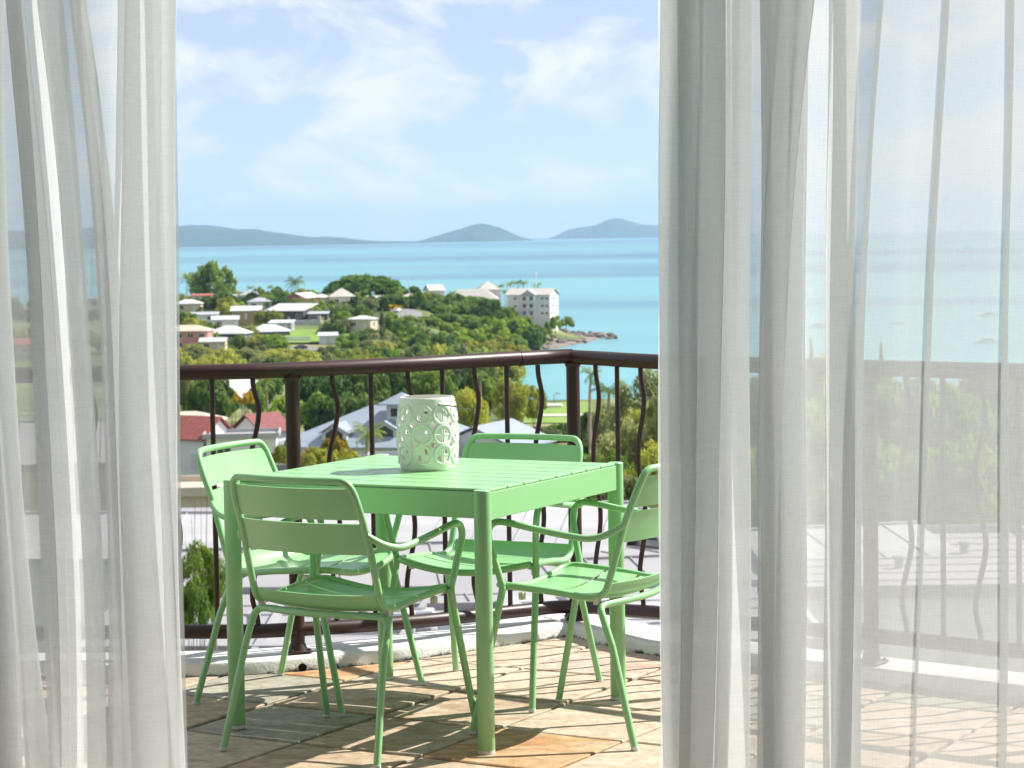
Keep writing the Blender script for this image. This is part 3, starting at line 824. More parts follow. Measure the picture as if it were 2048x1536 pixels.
def sea_mat():
    m = bpy.data.materials.new("turquoise_sea"); m.use_nodes = True
    t = m.node_tree; b = t.nodes["Principled BSDF"]; L = t.links.new; N = t.nodes.new
    ge = N("ShaderNodeNewGeometry"); sp = N("ShaderNodeSeparateXYZ"); L(ge.outputs["Position"], sp.inputs[0])
    # sandy shallows near the shore, darker blue bands further out
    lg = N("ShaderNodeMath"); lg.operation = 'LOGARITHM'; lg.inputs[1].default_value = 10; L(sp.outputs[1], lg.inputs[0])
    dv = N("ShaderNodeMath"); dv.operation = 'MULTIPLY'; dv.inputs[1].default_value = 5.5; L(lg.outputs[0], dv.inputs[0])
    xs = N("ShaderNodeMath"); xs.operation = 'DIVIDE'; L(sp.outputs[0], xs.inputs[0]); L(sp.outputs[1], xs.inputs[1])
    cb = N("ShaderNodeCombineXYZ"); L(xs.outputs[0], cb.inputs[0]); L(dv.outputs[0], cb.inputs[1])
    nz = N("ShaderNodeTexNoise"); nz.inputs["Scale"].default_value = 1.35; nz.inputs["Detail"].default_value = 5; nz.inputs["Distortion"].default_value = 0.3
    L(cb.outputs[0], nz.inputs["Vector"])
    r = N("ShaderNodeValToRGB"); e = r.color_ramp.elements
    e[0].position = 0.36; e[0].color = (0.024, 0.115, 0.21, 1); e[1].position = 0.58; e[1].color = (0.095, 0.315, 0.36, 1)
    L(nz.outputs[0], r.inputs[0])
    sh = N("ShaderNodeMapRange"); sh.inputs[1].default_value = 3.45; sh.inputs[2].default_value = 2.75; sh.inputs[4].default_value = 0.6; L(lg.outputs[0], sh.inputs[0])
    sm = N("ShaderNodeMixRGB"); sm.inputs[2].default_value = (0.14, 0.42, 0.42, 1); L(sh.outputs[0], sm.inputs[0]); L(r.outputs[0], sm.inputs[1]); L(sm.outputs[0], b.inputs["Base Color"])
    b.inputs["Roughness"].default_value = 0.28; b.inputs["Specular IOR Level"].default_value = 0.35
    n2 = N("ShaderNodeTexNoise"); n2.inputs["Scale"].default_value = 0.35; n2.inputs["Detail"].default_value = 6; L(ge.outputs["Position"], n2.inputs["Vector"])
    bp = N("ShaderNodeBump"); bp.inputs["Strength"].default_value = 0.8; bp.inputs["Distance"].default_value = 0.35
    L(n2.outputs[0], bp.inputs["Height"]); L(bp.outputs[0], b.inputs["Normal"])
    return m
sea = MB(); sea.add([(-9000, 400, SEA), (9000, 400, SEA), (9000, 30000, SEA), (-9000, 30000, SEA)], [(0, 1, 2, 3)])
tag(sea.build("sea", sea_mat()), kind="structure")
# ---- islands on the horizon
G['island'] = mat("island_bush_haze_tint", (0.014, 0.045, 0.045), (0.05, 0.08, 0.055), rough=0.9, scale=0.004, detail=8, lo=0.4, hi=0.75)  # bush colour tinted with the blue of distant haze
def island(outline, D, depth, name="island"):
    """outline: (px, py) of the skyline; built as a real hill of that height at distance D"""
    tab = [(at(px, py, D).x, at(px, py, D).z) for px, py in outline]
    nx, ny = 150, 18; mb = MB(); vs_ = []
    xa, xb = tab[0][0], tab[-1][0]
    rr = np.random.default_rng(int(D)); bumps = rr.normal(0, 1, (ny + 1, nx + 1))
    for j in range(ny + 1):
        v = j / ny * 2 - 1
        for i in range(nx + 1):
            x = xa + (xb - xa) * i / nx
            h = lerp_table(tab, x) - SEA
            e = max(0.0, 1 - abs(v) ** 1.7) if abs(v) > 0.02 else 1.0
            z = SEA + (h + 10) * e - 10 + bumps[j, i] * h * 0.02 * e
            vs_.append((x + v * 0.06 * depth, D + v * depth / 2 + bumps[j, (i * 7) % nx] * depth * 0.01, z))
    n = nx + 1
    mb.add(vs_, [(j * n + i, j * n + i + 1, (j + 1) * n + i + 1, (j + 1) * n + i) for j in range(ny) for i in range(nx)])
    return tag(mb.build(name, G['island'], None, True, angle=80), kind="structure")
island([(-300, 500), (-120, 476), (60, 460), (200, 455), (300, 454), (360, 452), (400, 450), (425, 452), (450, 455), (470, 459), (490, 458), (510, 459), (530, 463), (560, 466), (590, 471), (620, 475), (650, 473), (680, 475), (705, 479), (740, 482), (790, 483), (850, 484), (870, 488)], 17500, 2600)
island([(838, 487), (855, 479), (870, 474), (900, 464), (930, 456), (945, 450), (960, 447), (975, 449), (1000, 456), (1015, 463), (1030, 471), (1046, 476), (1062, 482)], 19500, 1800)
island([(1105, 482), (1118, 472), (1140, 459), (1160, 455), (1190, 451), (1205, 445), (1222, 438), (1238, 436), (1255, 441), (1280, 448), (1310, 451), (1340, 449), (1370, 452), (1430, 462), (1500, 466), (1580, 474), (1620, 480)], 26000, 3000)

# ---- terrain: hillside town, foreshore and headland
XC = [(620, 500), (627, 420), (640, -8), (700, -20), (800, -8), (900, -2), (945, 3), (965, 8), (990, 24), (1010, 30), (1035, 27), (1055, 0), (1075, -260), (1090, -500)]
SLOPE = [(12, -13), (60, -23), (120, -26), (250, -29), (400, -35), (540, -40.5), (590, -41.3), (618, -42.6), (632, -44.6)]
HEAD = [(600, 0.5), (640, 1.0), (700, 2.0), (750, 5), (800, 9.5), (850, 13), (900, 16.5), (950, 19), (1000, 18), (1040, 12), (1070, 3), (1085, -2)]
def ground_z(x, y):
    a = lerp_table(SLOPE, y) if y < 632 else -46.0
    if y > 560 :
        d = lerp_table(XC, max(y, 632)) - x
        hb = SEA + lerp_table(HEAD, y) * (0.10 + 0.90 * smooth01(d / 40)) if d > 0 else SEA - 0.4 + d * 0.06
        w = smooth01((y - 560) / 70)
        if y < 632:
            b2 = hb if x < -25 else a
            a = a * (1 - w) + (max(a, b2) if x < -25 else a) * w
        else: a = max(-47, hb)
    a += 0.5 * math.sin(x * 0.043 + y * 0.031) * smooth01((y - 100) / 100) * (0.3 if a < SEA + 2 else 1)
    return a
def ground_mat():
    m = bpy.data.materials.new("scrub_and_grass_ground"); m.use_nodes = True
    t = m.node_tree; b = t.nodes["Principled BSDF"]; L = t.links.new; N = t.nodes.new
    ge = N("ShaderNodeNewGeometry")
    n1 = N("ShaderNodeTexNoise"); n1.inputs["Scale"].default_value = 0.05; n1.inputs["Detail"].default_value = 8; L(ge.outputs["Position"], n1.inputs["Vector"])
    r = N("ShaderNodeValToRGB"); e = r.color_ramp.elements
    e[0].position = 0.35; e[0].color = (0.045, 0.075, 0.022, 1); e[1].position = 0.75; e[1].color = (0.30, 0.25, 0.16, 1)
    k = e.new(0.52); k.color = (0.12, 0.16, 0.035, 1); k = e.new(0.62); k.color = (0.20, 0.20, 0.07, 1)
    L(n1.outputs[0], r.inputs[0]); L(r.outputs[0], b.inputs["Base Color"]); b.inputs["Roughness"].default_value = 0.95
    return m
gx = [x for x in range(-420, 421, 12)]; gy = [14, 30, 45, 60, 80, 100, 125, 150, 180, 210, 250, 300, 350, 400, 450, 500, 540, 570, 590, 605, 618, 625, 632, 640, 655, 670, 690, 710, 730, 750, 770, 790, 810, 830, 850, 870, 890, 910, 930, 950, 970, 990, 1010, 1030, 1045, 1060, 1075, 1090, 1100]
tb = MB(); n = len(gx)
tb.add([(x, y, ground_z(x, y)) for y in gy for x in gx], [(j * n + i, j * n + i + 1, (j + 1) * n + i + 1, (j + 1) * n + i) for j in range(len(gy) - 1) for i in range(n - 1)])
tag(tb.build("ground", ground_mat(), None, True, angle=80), kind="structure")
def patch(name, pts, m, lift=0.25, zfun=None, sub=6):
    """a flat sheet laid on the ground; pts: four corners (x, y)"""
    mb = MB(); a, b, c, d = [Vector(p) for p in pts]; vs_ = []
    for j in range(sub + 1):
        for i in range(sub + 1):
            p = (a * (1 - i / sub) + b * (i / sub)) * (1 - j / sub) + (d * (1 - i / sub) + c * (i / sub)) * (j / sub)
            z = zfun(p.x, p.y) if zfun else ground_z(p.x, p.y)
            vs_.append((p.x, p.y, z + lift))
    k = sub + 1
    mb.add(vs_, [(j * k + i, j * k + i + 1, (j + 1) * k + i + 1, (j + 1) * k + i) for j in range(sub) for i in range(sub)])
    return tag(mb.build(name, m), kind="structure")
G['lawn'] = mat("mown_grass", (0.13, 0.24, 0.025), (0.20, 0.30, 0.04), rough=0.9, scale=0.12)
G['asphalt'] = mat("grey_asphalt", (0.16, 0.16, 0.165), (0.20, 0.20, 0.20), rough=0.9, scale=0.3)
G['path'] = mat("pale_concrete_path", (0.46, 0.41, 0.34), (0.52, 0.47, 0.40), rough=0.9, scale=0.3)
G['poolwater'] = mat("swimming_pool_water", (0.10, 0.42, 0.42), (0.14, 0.48, 0.47), rough=0.15, scale=0.5)
def quad_px(pp, D):     # four (px, D) corners -> plan points
    return [((px - 1024) / FPX * d, d) for px, d in pp]
patch("lawn", quad_px([(545, 800), (690, 800), (720, 845), (590, 845)], 0), G['lawn'], 0.5)
patch("lawn", quad_px([(1035, 520), (1190, 520), (1180, 618), (1020, 618)], 0), G['lawn'], 0.3)
patch("path", quad_px([(1020, 556), (1200, 548), (1200, 556), (1020, 564)], 0), G['path'], 0.45)
patch("road", quad_px([(770, 850), (850, 850), (846, 905), (786, 905)], 0), G['asphalt'], 0.6)
patch("road", quad_px([(470, 776), (660, 776), (660, 786), (470, 786)], 0), G['asphalt'], 0.6)
patch("path", quad_px([(430, 470), (540, 470), (540, 500), (430, 500)], 0), G['path'], 0.5)
patch("lawn", quad_px([(420, 430), (560, 430), (560, 452), (420, 452)], 0), G['lawn'], 0.5)

# ---------------------------------------------------------------- trees
F = {}
F['dark'] = foliage_mat("dark_green_leaves", (0.046, 0.094, 0.026), (0.195, 0.275, 0.060))
F['mid'] = foliage_mat("green_leaves", (0.065, 0.131, 0.030), (0.286, 0.388, 0.072))
F['bright'] = foliage_mat("bright_green_leaves", (0.111, 0.200, 0.030), (0.364, 0.475, 0.072))
F['yellow'] = foliage_mat("yellow_green_leaves", (0.195, 0.219, 0.042), (0.494, 0.500, 0.102))
F['olive'] = foliage_mat("grey_olive_leaves", (0.130, 0.163, 0.066), (0.390, 0.413, 0.168))
F['gold'] = foliage_mat("golden_flowering_leaves", (0.286, 0.213, 0.024), (0.650, 0.463, 0.048))
F['palm'] = foliage_mat("palm_leaves", (0.078, 0.138, 0.030), (0.299, 0.388, 0.084))
G['bark'] = mat("grey_brown_bark", (0.10, 0.075, 0.055), (0.18, 0.145, 0.11), rough=0.95, scale=3)
G['palmtrunk'] = mat("pale_palm_trunk", (0.26, 0.21, 0.15), (0.36, 0.30, 0.22), rough=0.9, scale=3, stretch=(1, 1, 4))
def leaf_mesh(name, clumps, per, leaf, mtl, seed, spread=0.16):
    """clumps: (x,y,z,r) in a unit crown; leaf sized quads scattered through them"""
    rg = np.random.default_rng(seed); C_ = np.array(clumps); m_ = len(C_)
    idx = np.repeat(np.arange(m_), per); k = len(idx)
    d = rg.normal(0, 1, (k, 3)); d /= np.linalg.norm(d, axis=1)[:, None]
    rad = C_[idx, 3] * rg.uniform(0.55, 1.0, k) ** 0.6
    c = C_[idx, :3] + d * rad[:, None] * np.array([1, 1, 0.8])
    nn = d * 0.8 + rg.normal(0, 0.6, (k, 3)) + np.array([0, 0, 0.35]); nn /= np.linalg.norm(nn, axis=1)[:, None]
    a = np.cross(nn, rg.normal(0, 1, (k, 3))); a /= np.linalg.norm(a, axis=1)[:, None]; b = np.cross(nn, a)
    s = leaf * rg.uniform(0.6, 1.4, k)[:, None]
    v = np.empty((k, 4, 3)); v[:, 0] = c - a * s; v[:, 1] = c + b * s * 0.6 - nn * s * 0.15; v[:, 2] = c + a * s; v[:, 3] = c - b * s * 0.6 - nn * s * 0.15
    me = bpy.data.meshes.new(name); V = v.reshape(-1, 3)
    me.vertices.add(len(V)); me.vertices.foreach_set("co", V.ravel())
    me.loops.add(len(V)); me.loops.foreach_set("vertex_index", np.arange(len(V)))
    me.polygons.add(k); me.polygons.foreach_set("loop_start", np.arange(0, 4 * k, 4)); me.polygons.foreach_set("loop_total", np.full(k, 4))
    me.update(); me.validate(); me.materials.append(mtl); return me
def crown_clumps(kind, seed):
    r = random.Random(seed); out_ = []
    n = {'round': 46, 'dome': 90, 'tall': 44, 'bush': 34, 'open': 58, 'pine': 46}[kind]
    for _ in range(n):
        th = r.uniform(0, 6.283); 
        if kind == 'dome':
            u = math.sqrt(r.random()); x, y = u * math.cos(th), u * math.sin(th); z = 0.25 + 0.70 * math.sqrt(max(0, 1 - u * u)) * r.uniform(0.45, 1); rr = 0.20
        elif kind == 'tall':
            z = r.uniform(0.08, 0.95); w = 0.75 * math.sin(math.pi * (0.12 + 0.80 * z)) * math.sqrt(r.random()); x, y = w * math.cos(th), w * math.sin(th); rr = 0.18
        elif kind == 'pine':
            z = r.uniform(0.05, 0.98); w = 0.55 * (1 - z) ** 0.7 * math.sqrt(r.random()) + 0.02; x, y = w * math.cos(th), w * math.sin(th); rr = 0.08
        elif kind == 'bush':
            u = math.sqrt(r.random()); x, y = 0.95 * u * math.cos(th), 0.95 * u * math.sin(th); z = 0.08 + 0.80 * math.sqrt(max(0, 1 - u * u)) * r.random(); rr = 0.22
        elif kind == 'open':
            v = r.uniform(-0.9, 1); w = math.sqrt(max(0, 1 - v * v)) * r.uniform(0.5, 1); x, y, z = w * math.cos(th), w * math.sin(th), 0.5 + 0.45 * v; rr = r.uniform(0.15, 0.24)
        else:
            v = r.uniform(-0.9, 1); w = math.sqrt(max(0, 1 - v * v)) * r.uniform(0.45, 1); x, y, z = w * math.cos(th) * 0.9, w * math.sin(th) * 0.9, 0.48 + 0.46 * v * r.uniform(0.6, 1); rr = r.uniform(0.16, 0.25)
        out_.append((x, y, z, rr * r.uniform(0.8, 1.25)))
    return out_
CROWN = {}
def crown(kind, fol, variant, fine):
    key = (kind, fol, variant, fine)
    if key not in CROWN:
        sd = sum(map(ord, kind + fol)) * 7 + variant
        CROWN[key] = leaf_mesh("crown", crown_clumps(kind, sd), 190 if fine else 85, 0.034 if fine else 0.066, F[fol], sd)
    return CROWN[key]
TRUNK = {}
def trunk_mesh(kind, variant):
    key = (kind, variant)
    if key not in TRUNK:
        r = random.Random(variant * 13 + len(kind)); mb = MB()
        cb = {'bush': 0.06, 'dome': 0.30, 'tall': 0.10, 'pine': 0.06}.get(kind, 0.2)
        bend = [(r.uniform(-.03, .03), r.uniform(-.03, .03), z) for z in (0, .1, .25, .45, .6)]
        pts = [(-0.0, 0, -0.3)] + bend; mb.tube(pts, [0.05, 0.042, 0.036, 0.03, 0.022, 0.012], seg=7)
        for q in range(5):
            a = q * 1.26 + r.random(); z0 = r.uniform(.15, .4)
            mb.tube([(0, 0, z0), (0.25 * math.cos(a), 0.25 * math.sin(a), z0 + .16), (0.55 * math.cos(a), 0.55 * math.sin(a), z0 + .32)], [0.02, 0.014, 0.006], seg=5)
        TRUNK[key] = mb.mesh("trunk", G['bark'], True, 60)
    return TRUNK[key]
tr = random.Random(11)
def tree(px, top, D, wpx, kind, fol, label, group=None, fine=False, base=None, cat="tree", name=None):
    """a tree whose top is seen at (px, top) from the balcony and which stands on the ground at distance D"""
    P = at(px, top, D); gz = ground_z(P.x, P.y) if base is None else base
    h = max(2.0, P.z - gz); w = wpx * D / FPX / 2 * 1.22
    v = tr.randrange(3)
    nm = name or ("shrub" if kind == 'bush' else "tree")
    o = empty(nm, (P.x, P.y, gz), tr.uniform(0, 6.28)); tag(o, label, cat if kind != 'bush' else "shrub", group)
    # crown takes the upper part of the tree, trunk below
    ch = min(h, w * {'dome': 1.15, 'bush': 1.6, 'pine': 9, 'tall': 3.2, 'open': 2.3}.get(kind, 2.0))
    c = link_mesh("crown", crown(kind, fol, v, fine), o, (0, 0, h - ch * 1.0), None, (w * tr.uniform(.85, 1.2), w * tr.uniform(.85, 1.2), ch * 0.98))
    tw = max(w, 0.5 * ch); t_ = link_mesh("trunk", trunk_mesh(kind, v), o, (0, 0, 0), None, (w * 0.7, w * 0.7, max(h - ch * 0.55, h * 0.4) / 0.6))
    return o
# palms
def palm_mesh(seed, nf=15):
    r = random.Random(seed); mb = MB()
    for k in range(nf):
        az = k * 2.4 + r.uniform(-.2, .2); el = r.uniform(-0.35, 1.15); Lf = r.uniform(0.85, 1.1)
        pts = []; 
        for q in range(8):
            t = q / 7; e = el - 1.5 * t * t * (0.7 + 0.3 * r.random())
            if q == 0: p = Vector((0, 0, 0))
            else: p = pts[-1] + Vector((math.cos(az) * math.cos(e), math.sin(az) * math.cos(e), math.sin(e))) * Lf / 7
            pts.append(p)
        mb.tube(pts, [0.012 * (1 - 0.8 * q / 7) for q in range(8)], seg=4, caps=False)
        side = Vector((-math.sin(az), math.cos(az), 0))
        for q in range(1, 15):
            t = q / 14 * 6.9; i = int(t); p = pts[i] + (pts[i + 1] - pts[i]) * (t - i); fw = (pts[i + 1] - pts[i]).normalized()
            ln = 0.30 * math.sin(math.pi * (0.12 + 0.8 * q / 14)) + 0.05
            for s in (-1, 1):
                dv = (side * s * 0.8 + fw * 0.55 + Vector((0, 0, -0.45 - 0.2 * r.random()))).normalized()
                b = len(mb.v); wv = fw * 0.018
                mb.add([p - wv, p + wv, p + dv * ln + wv * 0.2, p + dv * ln - wv * 0.2], [(0, 1, 2, 3)])
    return mb
PALM = [palm_mesh(s).mesh("fronds", F['palm']) for s in (1, 2, 3)]
PTR = []
for s in (1, 2, 3):
    r_ = random.Random(s); mb = MB(); b_ = r_.uniform(-.04, .04)
    mb.tube([(b_ * 0, 0, -.1), (b_ * .5, 0, .2), (b_, .01, .5), (b_ * .8, .02, .8), (0, 0, 1.0)], [0.05, 0.036, 0.030, 0.026, 0.024], seg=8); PTR.append(mb.mesh("trunk", G['palmtrunk'], True, 60))
def palm(px, top, D, wpx, label, group=None, h=None):
    P = at(px, top, D); gz = ground_z(P.x, P.y); w = wpx * D / FPX / 2
    hh = P.z - gz - w * 0.45
    if h: gz = P.z - w * 0.45 - h; hh = h
    hh = max(hh, 1.5)
    o = tag(empty("palm_tree", (P.x, P.y, gz), tr.uniform(0, 6.28)), label, "palm", group); v = tr.randrange(3)
    link_mesh("trunk", PTR[v], o, None, None, (max(3.0, hh * .55), max(3.0, hh * .55), hh)); link_mesh("fronds", PALM[v], o, (0, 0, hh), None, (w, w, w))
    return o

# ---------------------------------------------------------------- buildings
W = dict(white=mat("white_wall", (0.76, 0.76, 0.77), (0.70, 0.70, 0.71), scale=0.6, rough=0.8), cream=mat("cream_wall", (0.62, 0.53, 0.40), (0.55, 0.47, 0.36), scale=0.6, rough=0.85),
         pink=mat("salmon_wall", (0.62, 0.30, 0.22), (0.55, 0.26, 0.19), scale=0.7, rough=0.85), brick=mat("orange_brick", (0.46, 0.18, 0.09), (0.38, 0.15, 0.08), scale=2, rough=0.9),
         dark=mat("charcoal_wall", (0.06, 0.065, 0.075), (0.09, 0.095, 0.105), scale=0.6, rough=0.8), grey=mat("grey_wall", (0.38, 0.39, 0.40), (0.33, 0.34, 0.35), scale=0.6, rough=0.85),
         blue=mat("blue_wall", (0.06, 0.20, 0.38), (0.05, 0.16, 0.32), scale=1, rough=0.6), tan=mat("tan_wall", (0.46, 0.31, 0.18), (0.40, 0.27, 0.16), scale=1, rough=0.85),
         palegrey=mat("pale_grey_wall", (0.58, 0.60, 0.63), (0.53, 0.55, 0.58), scale=0.6, rough=0.85))
RF = dict(pale=mat("pale_grey_metal_roof", (0.34, 0.34, 0.355), (0.43, 0.43, 0.44), scale=0.3, rough=0.55, stretch=(0.2, 3, 1)), white=mat("white_metal_roof", (0.60, 0.60, 0.60), (0.50, 0.51, 0.52), scale=0.5, rough=0.5), grey=mat("grey_metal_roof", (0.36, 0.37, 0.40), (0.42, 0.43, 0.46), scale=0.5, rough=0.5),
          blue=mat("blue_grey_metal_roof", (0.25, 0.30, 0.37), (0.30, 0.345, 0.415), scale=0.25, rough=0.45, stretch=(1, 3, 1)), red=mat("red_tile_roof", (0.28, 0.075, 0.06), (0.36, 0.11, 0.09), scale=1.5, rough=0.8),
          maroon=mat("maroon_tile_roof", (0.17, 0.045, 0.05), (0.22, 0.06, 0.06), scale=1.5, rough=0.8), beige=mat("beige_roof", (0.55, 0.48, 0.38), (0.48, 0.42, 0.33), scale=0.6, rough=0.8),
          lilac=mat("pale_lilac_grey_roof", (0.27, 0.265, 0.28), (0.33, 0.325, 0.335), scale=0.15, rough=0.7), stone=mat("pale_shingle_roof", (0.44, 0.42, 0.38), (0.52, 0.49, 0.44), scale=0.6, rough=0.8),
          brown=mat("brown_roof", (0.30, 0.22, 0.16), (0.36, 0.27, 0.20), scale=0.6, rough=0.8))
G['trim'] = mat("white_trim", (0.76, 0.76, 0.75), rough=0.6)
G['pane'] = mat("dark_window_glass", (0.03, 0.04, 0.05), rough=0.08, spec=0.8)
G['fascia'] = mat("pale_fascia", (0.60, 0.60, 0.60), rough=0.6)
WIN = {}
def window(parent, x, y, z, w, h, nx, ny):
    """a framed window on a wall whose outward normal is (nx, ny)"""
    key = (round(w, 1), round(h, 1))
    if key not in WIN:
        fr = MB(); t = 0.09
        for a in ((-w / 2, -h / 2, w / 2, -h / 2 + t), (-w / 2, h / 2 - t, w / 2, h / 2), (-w / 2, -h / 2 + t, -w / 2 + t, h / 2 - t), (w / 2 - t, -h / 2 + t, w / 2, h / 2 - t), (-t / 2, -h / 2 + t, t / 2, h / 2 - t)):
            fr.box(a[0], -0.07, a[1], a[2], 0.02, a[3])
        pn = MB(); pn.box(-w / 2 + t * .5, -0.025, -h / 2 + t * .5, w / 2 - t * .5, 0.015, h / 2 - t * .5)
        WIN[key] = (fr.mesh("window", G['trim']), pn.mesh("pane", G['pane']))
    o = link_mesh("window", WIN[key][0], parent, (x, y, z), math.atan2(ny, nx) + math.pi / 2); link_mesh("pane", WIN[key][1], o); return o
def roof_mesh(kind, w, d, rh, ov, th=0.18):
    x0, x1, y0, y1 = -w / 2 - ov, w / 2 + ov, -d / 2 - ov, d / 2 + ov; mb = MB()
    if kind == 'hip':
        k = min(w, d) / 2 + ov; rx = max(0.0, (w / 2 + ov) - k); ry = max(0.0, (d / 2 + ov) - k)
        E_ = [(x0, y0), (x1, y0), (x1, y1), (x0, y1)]
        r1, r2 = ((-rx, 0), (rx, 0)) if w >= d else ((0, -ry), (0, ry))
        vs_ = [(x, y, 0) for x, y in E_] + [(x, y, -th) for x, y in E_] + [(*r1, rh), (*r2, rh)]
        fs = [(0, 1, 9, 8), (1, 2, 9), (2, 3, 8, 9), (3, 0, 8)] if w >= d else [(0, 1, 8), (1, 2, 9, 8), (2, 3, 9), (3, 0, 8, 9)]
        fs += [(4, 7, 6, 5)] + [(i, i + 4, (i + 1) % 4 + 4, (i + 1) % 4) for i in range(4)]
        mb.add(vs_, fs)
    elif kind == 'gable':           # ridge along local x
        for s, ya in ((1, y0), (-1, y1)):
            vs_ = [(x0, ya, 0), (x1, ya, 0), (x1, 0, rh), (x0, 0, rh), (x0, ya, -th), (x1, ya, -th), (x1, 0, rh - th), (x0, 0, rh - th)]
            mb.add(vs_, [(0, 1, 2, 3), (7, 6, 5, 4), (0, 4, 5, 1), (1, 5, 6, 2), (3, 7, 4, 0)])
    elif kind == 'skillion':
        vs_ = [(x0, y0, 0), (x1, y0, 0), (x1, y1, rh), (x0, y1, rh)]
        vs_ += [(x, y, z - th) for x, y, z in vs_]
        mb.add(vs_, [(0, 1, 2, 3), (7, 6, 5, 4), (0, 4, 5, 1), (1, 5, 6, 2), (2, 6, 7, 3), (3, 7, 4, 0)])
    else:                           # flat with a parapet
        mb.box(x0, y0, -th, x1, y1, 0)
        for a in ((x0, y0, x1, y0 + .25), (x0, y1 - .25, x1, y1), (x0, y0 + .25, x0 + .25, y1 - .25), (x1 - .25, y0 + .25, x1, y1 - .25)): mb.box(a[0], a[1], 0, a[2], a[3], rh)
    return mb
def house(px, py, D, w, d, h, rot, roof, rh, wall, roofc, label, name="house", ov=0.5, wins=None, storeys=1, cat="house", group=None, foot=6.0, door=True, seams=0.0):
    """house whose front eave centre is seen at (px, py)"""
    P = at(px, py, D); base = P.z - h
    o = tag(empty(name, (P.x, P.y + d / 2, base), math.radians(rot)), label, cat, group)
    foot = max(2.0, base - ground_z(P.x, P.y + d / 2) + 2.0)
    mb = MB(); mb.box(-w / 2, -d / 2, -foot, w / 2, d / 2, h - 0.01)
    if roof == 'gable':
        for s in (-1, 1):
            x = s * (w / 2 - 0.1)
            mb.add([(x - .1, -d / 2, h - .02), (x - .1, d / 2, h - .02), (x - .1, 0, h + rh * 0.93 - .1), (x + .1, -d / 2, h - .02), (x + .1, d / 2, h - .02), (x + .1, 0, h + rh * 0.93 - .1)], [(0, 1, 2), (5, 4, 3), (0, 2, 5, 3), (1, 4, 5, 2)])
    mb.build("wall", W[wall], o)
    r = roof_mesh(roof, w, d, rh, ov).build("roof", RF[roofc], o); r.location = (0, 0, h + 0.14)
    if seams:
        sm = MB()
        if roof == 'gable':
            for k in range(int((w + 2 * ov) / seams)):
                x = -w / 2 - ov + seams * (k + .5)
                for s in (-1, 1):
                    y0, y1 = s * (d / 2 + ov), 0.0
                    vs_ = [(x - .035, y0, .0), (x + .035, y0, .0), (x + .035, y1, rh), (x - .035, y1, rh), (x - .035, y0, .07), (x + .035, y0, .07), (x + .035, y1, rh + .07), (x - .035, y1, rh + .07)]
                    sm.add(vs_, [(4, 5, 6, 7), (0, 4, 7, 3), (1, 2, 6, 5), (0, 1, 5, 4)])
            sm.box(-w / 2 - ov, -.18, rh - .05, w / 2 + ov, .18, rh + .10)
        else:
            for k in range(int(d / 2.4)):
                y = -d / 2 + 2.4 * (k + .5); sm.box(-w / 2 + .3, y - .03, 0, w / 2 - .3, y + .03, .05)
            for k in range(int(w / 4)):
                x = -w / 2 + 4 * (k + .5); sm.lathe([(.22, 0), (.22, .45), (.34, .5), (.30, .6)], 10, (x, d * .12 * (-1) ** k, 0))
        sm.build("roof_seams", RF[roofc], r)
    sh = h / storeys
    n1 = wins if wins is not None else max(1, int(w // 4)); n2 = max(1, int(d // 4.5))
    for s_ in range(storeys):
        z = sh * s_ + sh * 0.56
        for k in range(n1):
            x = -w / 2 + w * (k + .5) / n1
            if door and s_ == 0 and k == n1 // 2:
                db = MB(); db.box(-.5, -.06, 0, .5, .02, 2.1); dd = db.build("door", G['fascia'], o); dd.location = (x, -d / 2, sh * s_)
                hb = MB(); hb.lathe([(.05, 0), (.05, .06)], 8); hh = hb.build("handle", G['steel'], dd); hh.location = (.38, -.1, 1.0)
            else: window(o, x, -d / 2, z, min(2.0, w / n1 * .6), min(1.4, sh * .5), 0, -1)
        for s in (-1, 1):
            for k in range(n2): window(o, s * w / 2, -d / 2 + d * (k + .5) / n2, z, min(1.6, d / n2 * .5), min(1.4, sh * .5), s, 0)
    return o
# ================================================================== HEADLAND: houses
HG = "houses among the trees on the headland"
house(372, 663, 765, 15, 9, 6.0, -6, 'hip', 1.8, 'pink', 'beige', "two storey salmon house with cream hip roof beside the mangroves", storeys=2, wins=4)
house(455, 668, 795, 13, 10, 3.6, -10, 'hip', 2.6, 'dark', 'white', "dark walled house with white hip roof behind a leafy garden", wins=4)
house(536, 664, 825, 14, 10, 3.2, 6, 'hip', 2.4, 'dark', 'white', "dark walled house with white roof and verandah beside the lawn", wins=4)
house(490, 622, 865, 10.5, 8, 3.0, 4, 'skillion', 1.5, 'tan', 'white', "low house with flat white roof and tan brick walls", wins=3)
house(403, 630, 868, 11, 7, 2.8, 4, 'skillion', 0.8, 'white', 'grey', "low white carport with grey roof next to tan brick house", wins=2, door=False)
house(580, 622, 885, 16, 11, 4.2, -24, 'skillion', 2.4, 'dark', 'white', "charcoal house with sloping white skillion roofs above a retaining wall", wins=4)
house(604, 596, 925, 11, 9, 4.6, 62, 'gable', 1.9, 'brick', 'white', "orange brick house with white gable roof above charcoal house", storeys=1, wins=3)
house(682, 594, 945, 10, 9, 3.4, 8, 'hip', 3.2, 'white', 'stone', "house with pale grey pyramid roof in front of the domed tree", wins=2)
house(641, 596, 950, 8, 7, 3.0, 0, 'hip', 1.4, 'palegrey', 'stone', "pale house with low roof beside grey pyramid roof", wins=2)
house(724, 639, 832, 8.5, 7, 3.8, -18, 'hip', 1.2, 'cream', 'white', "small cream house with bright white hip roof below the twin palms", wins=2)
house(402, 592, 955, 8, 6, 3.0, 5, 'skillion', 0.7, 'white', 'red', "small house with red roof beneath the tall round tree", wins=2)
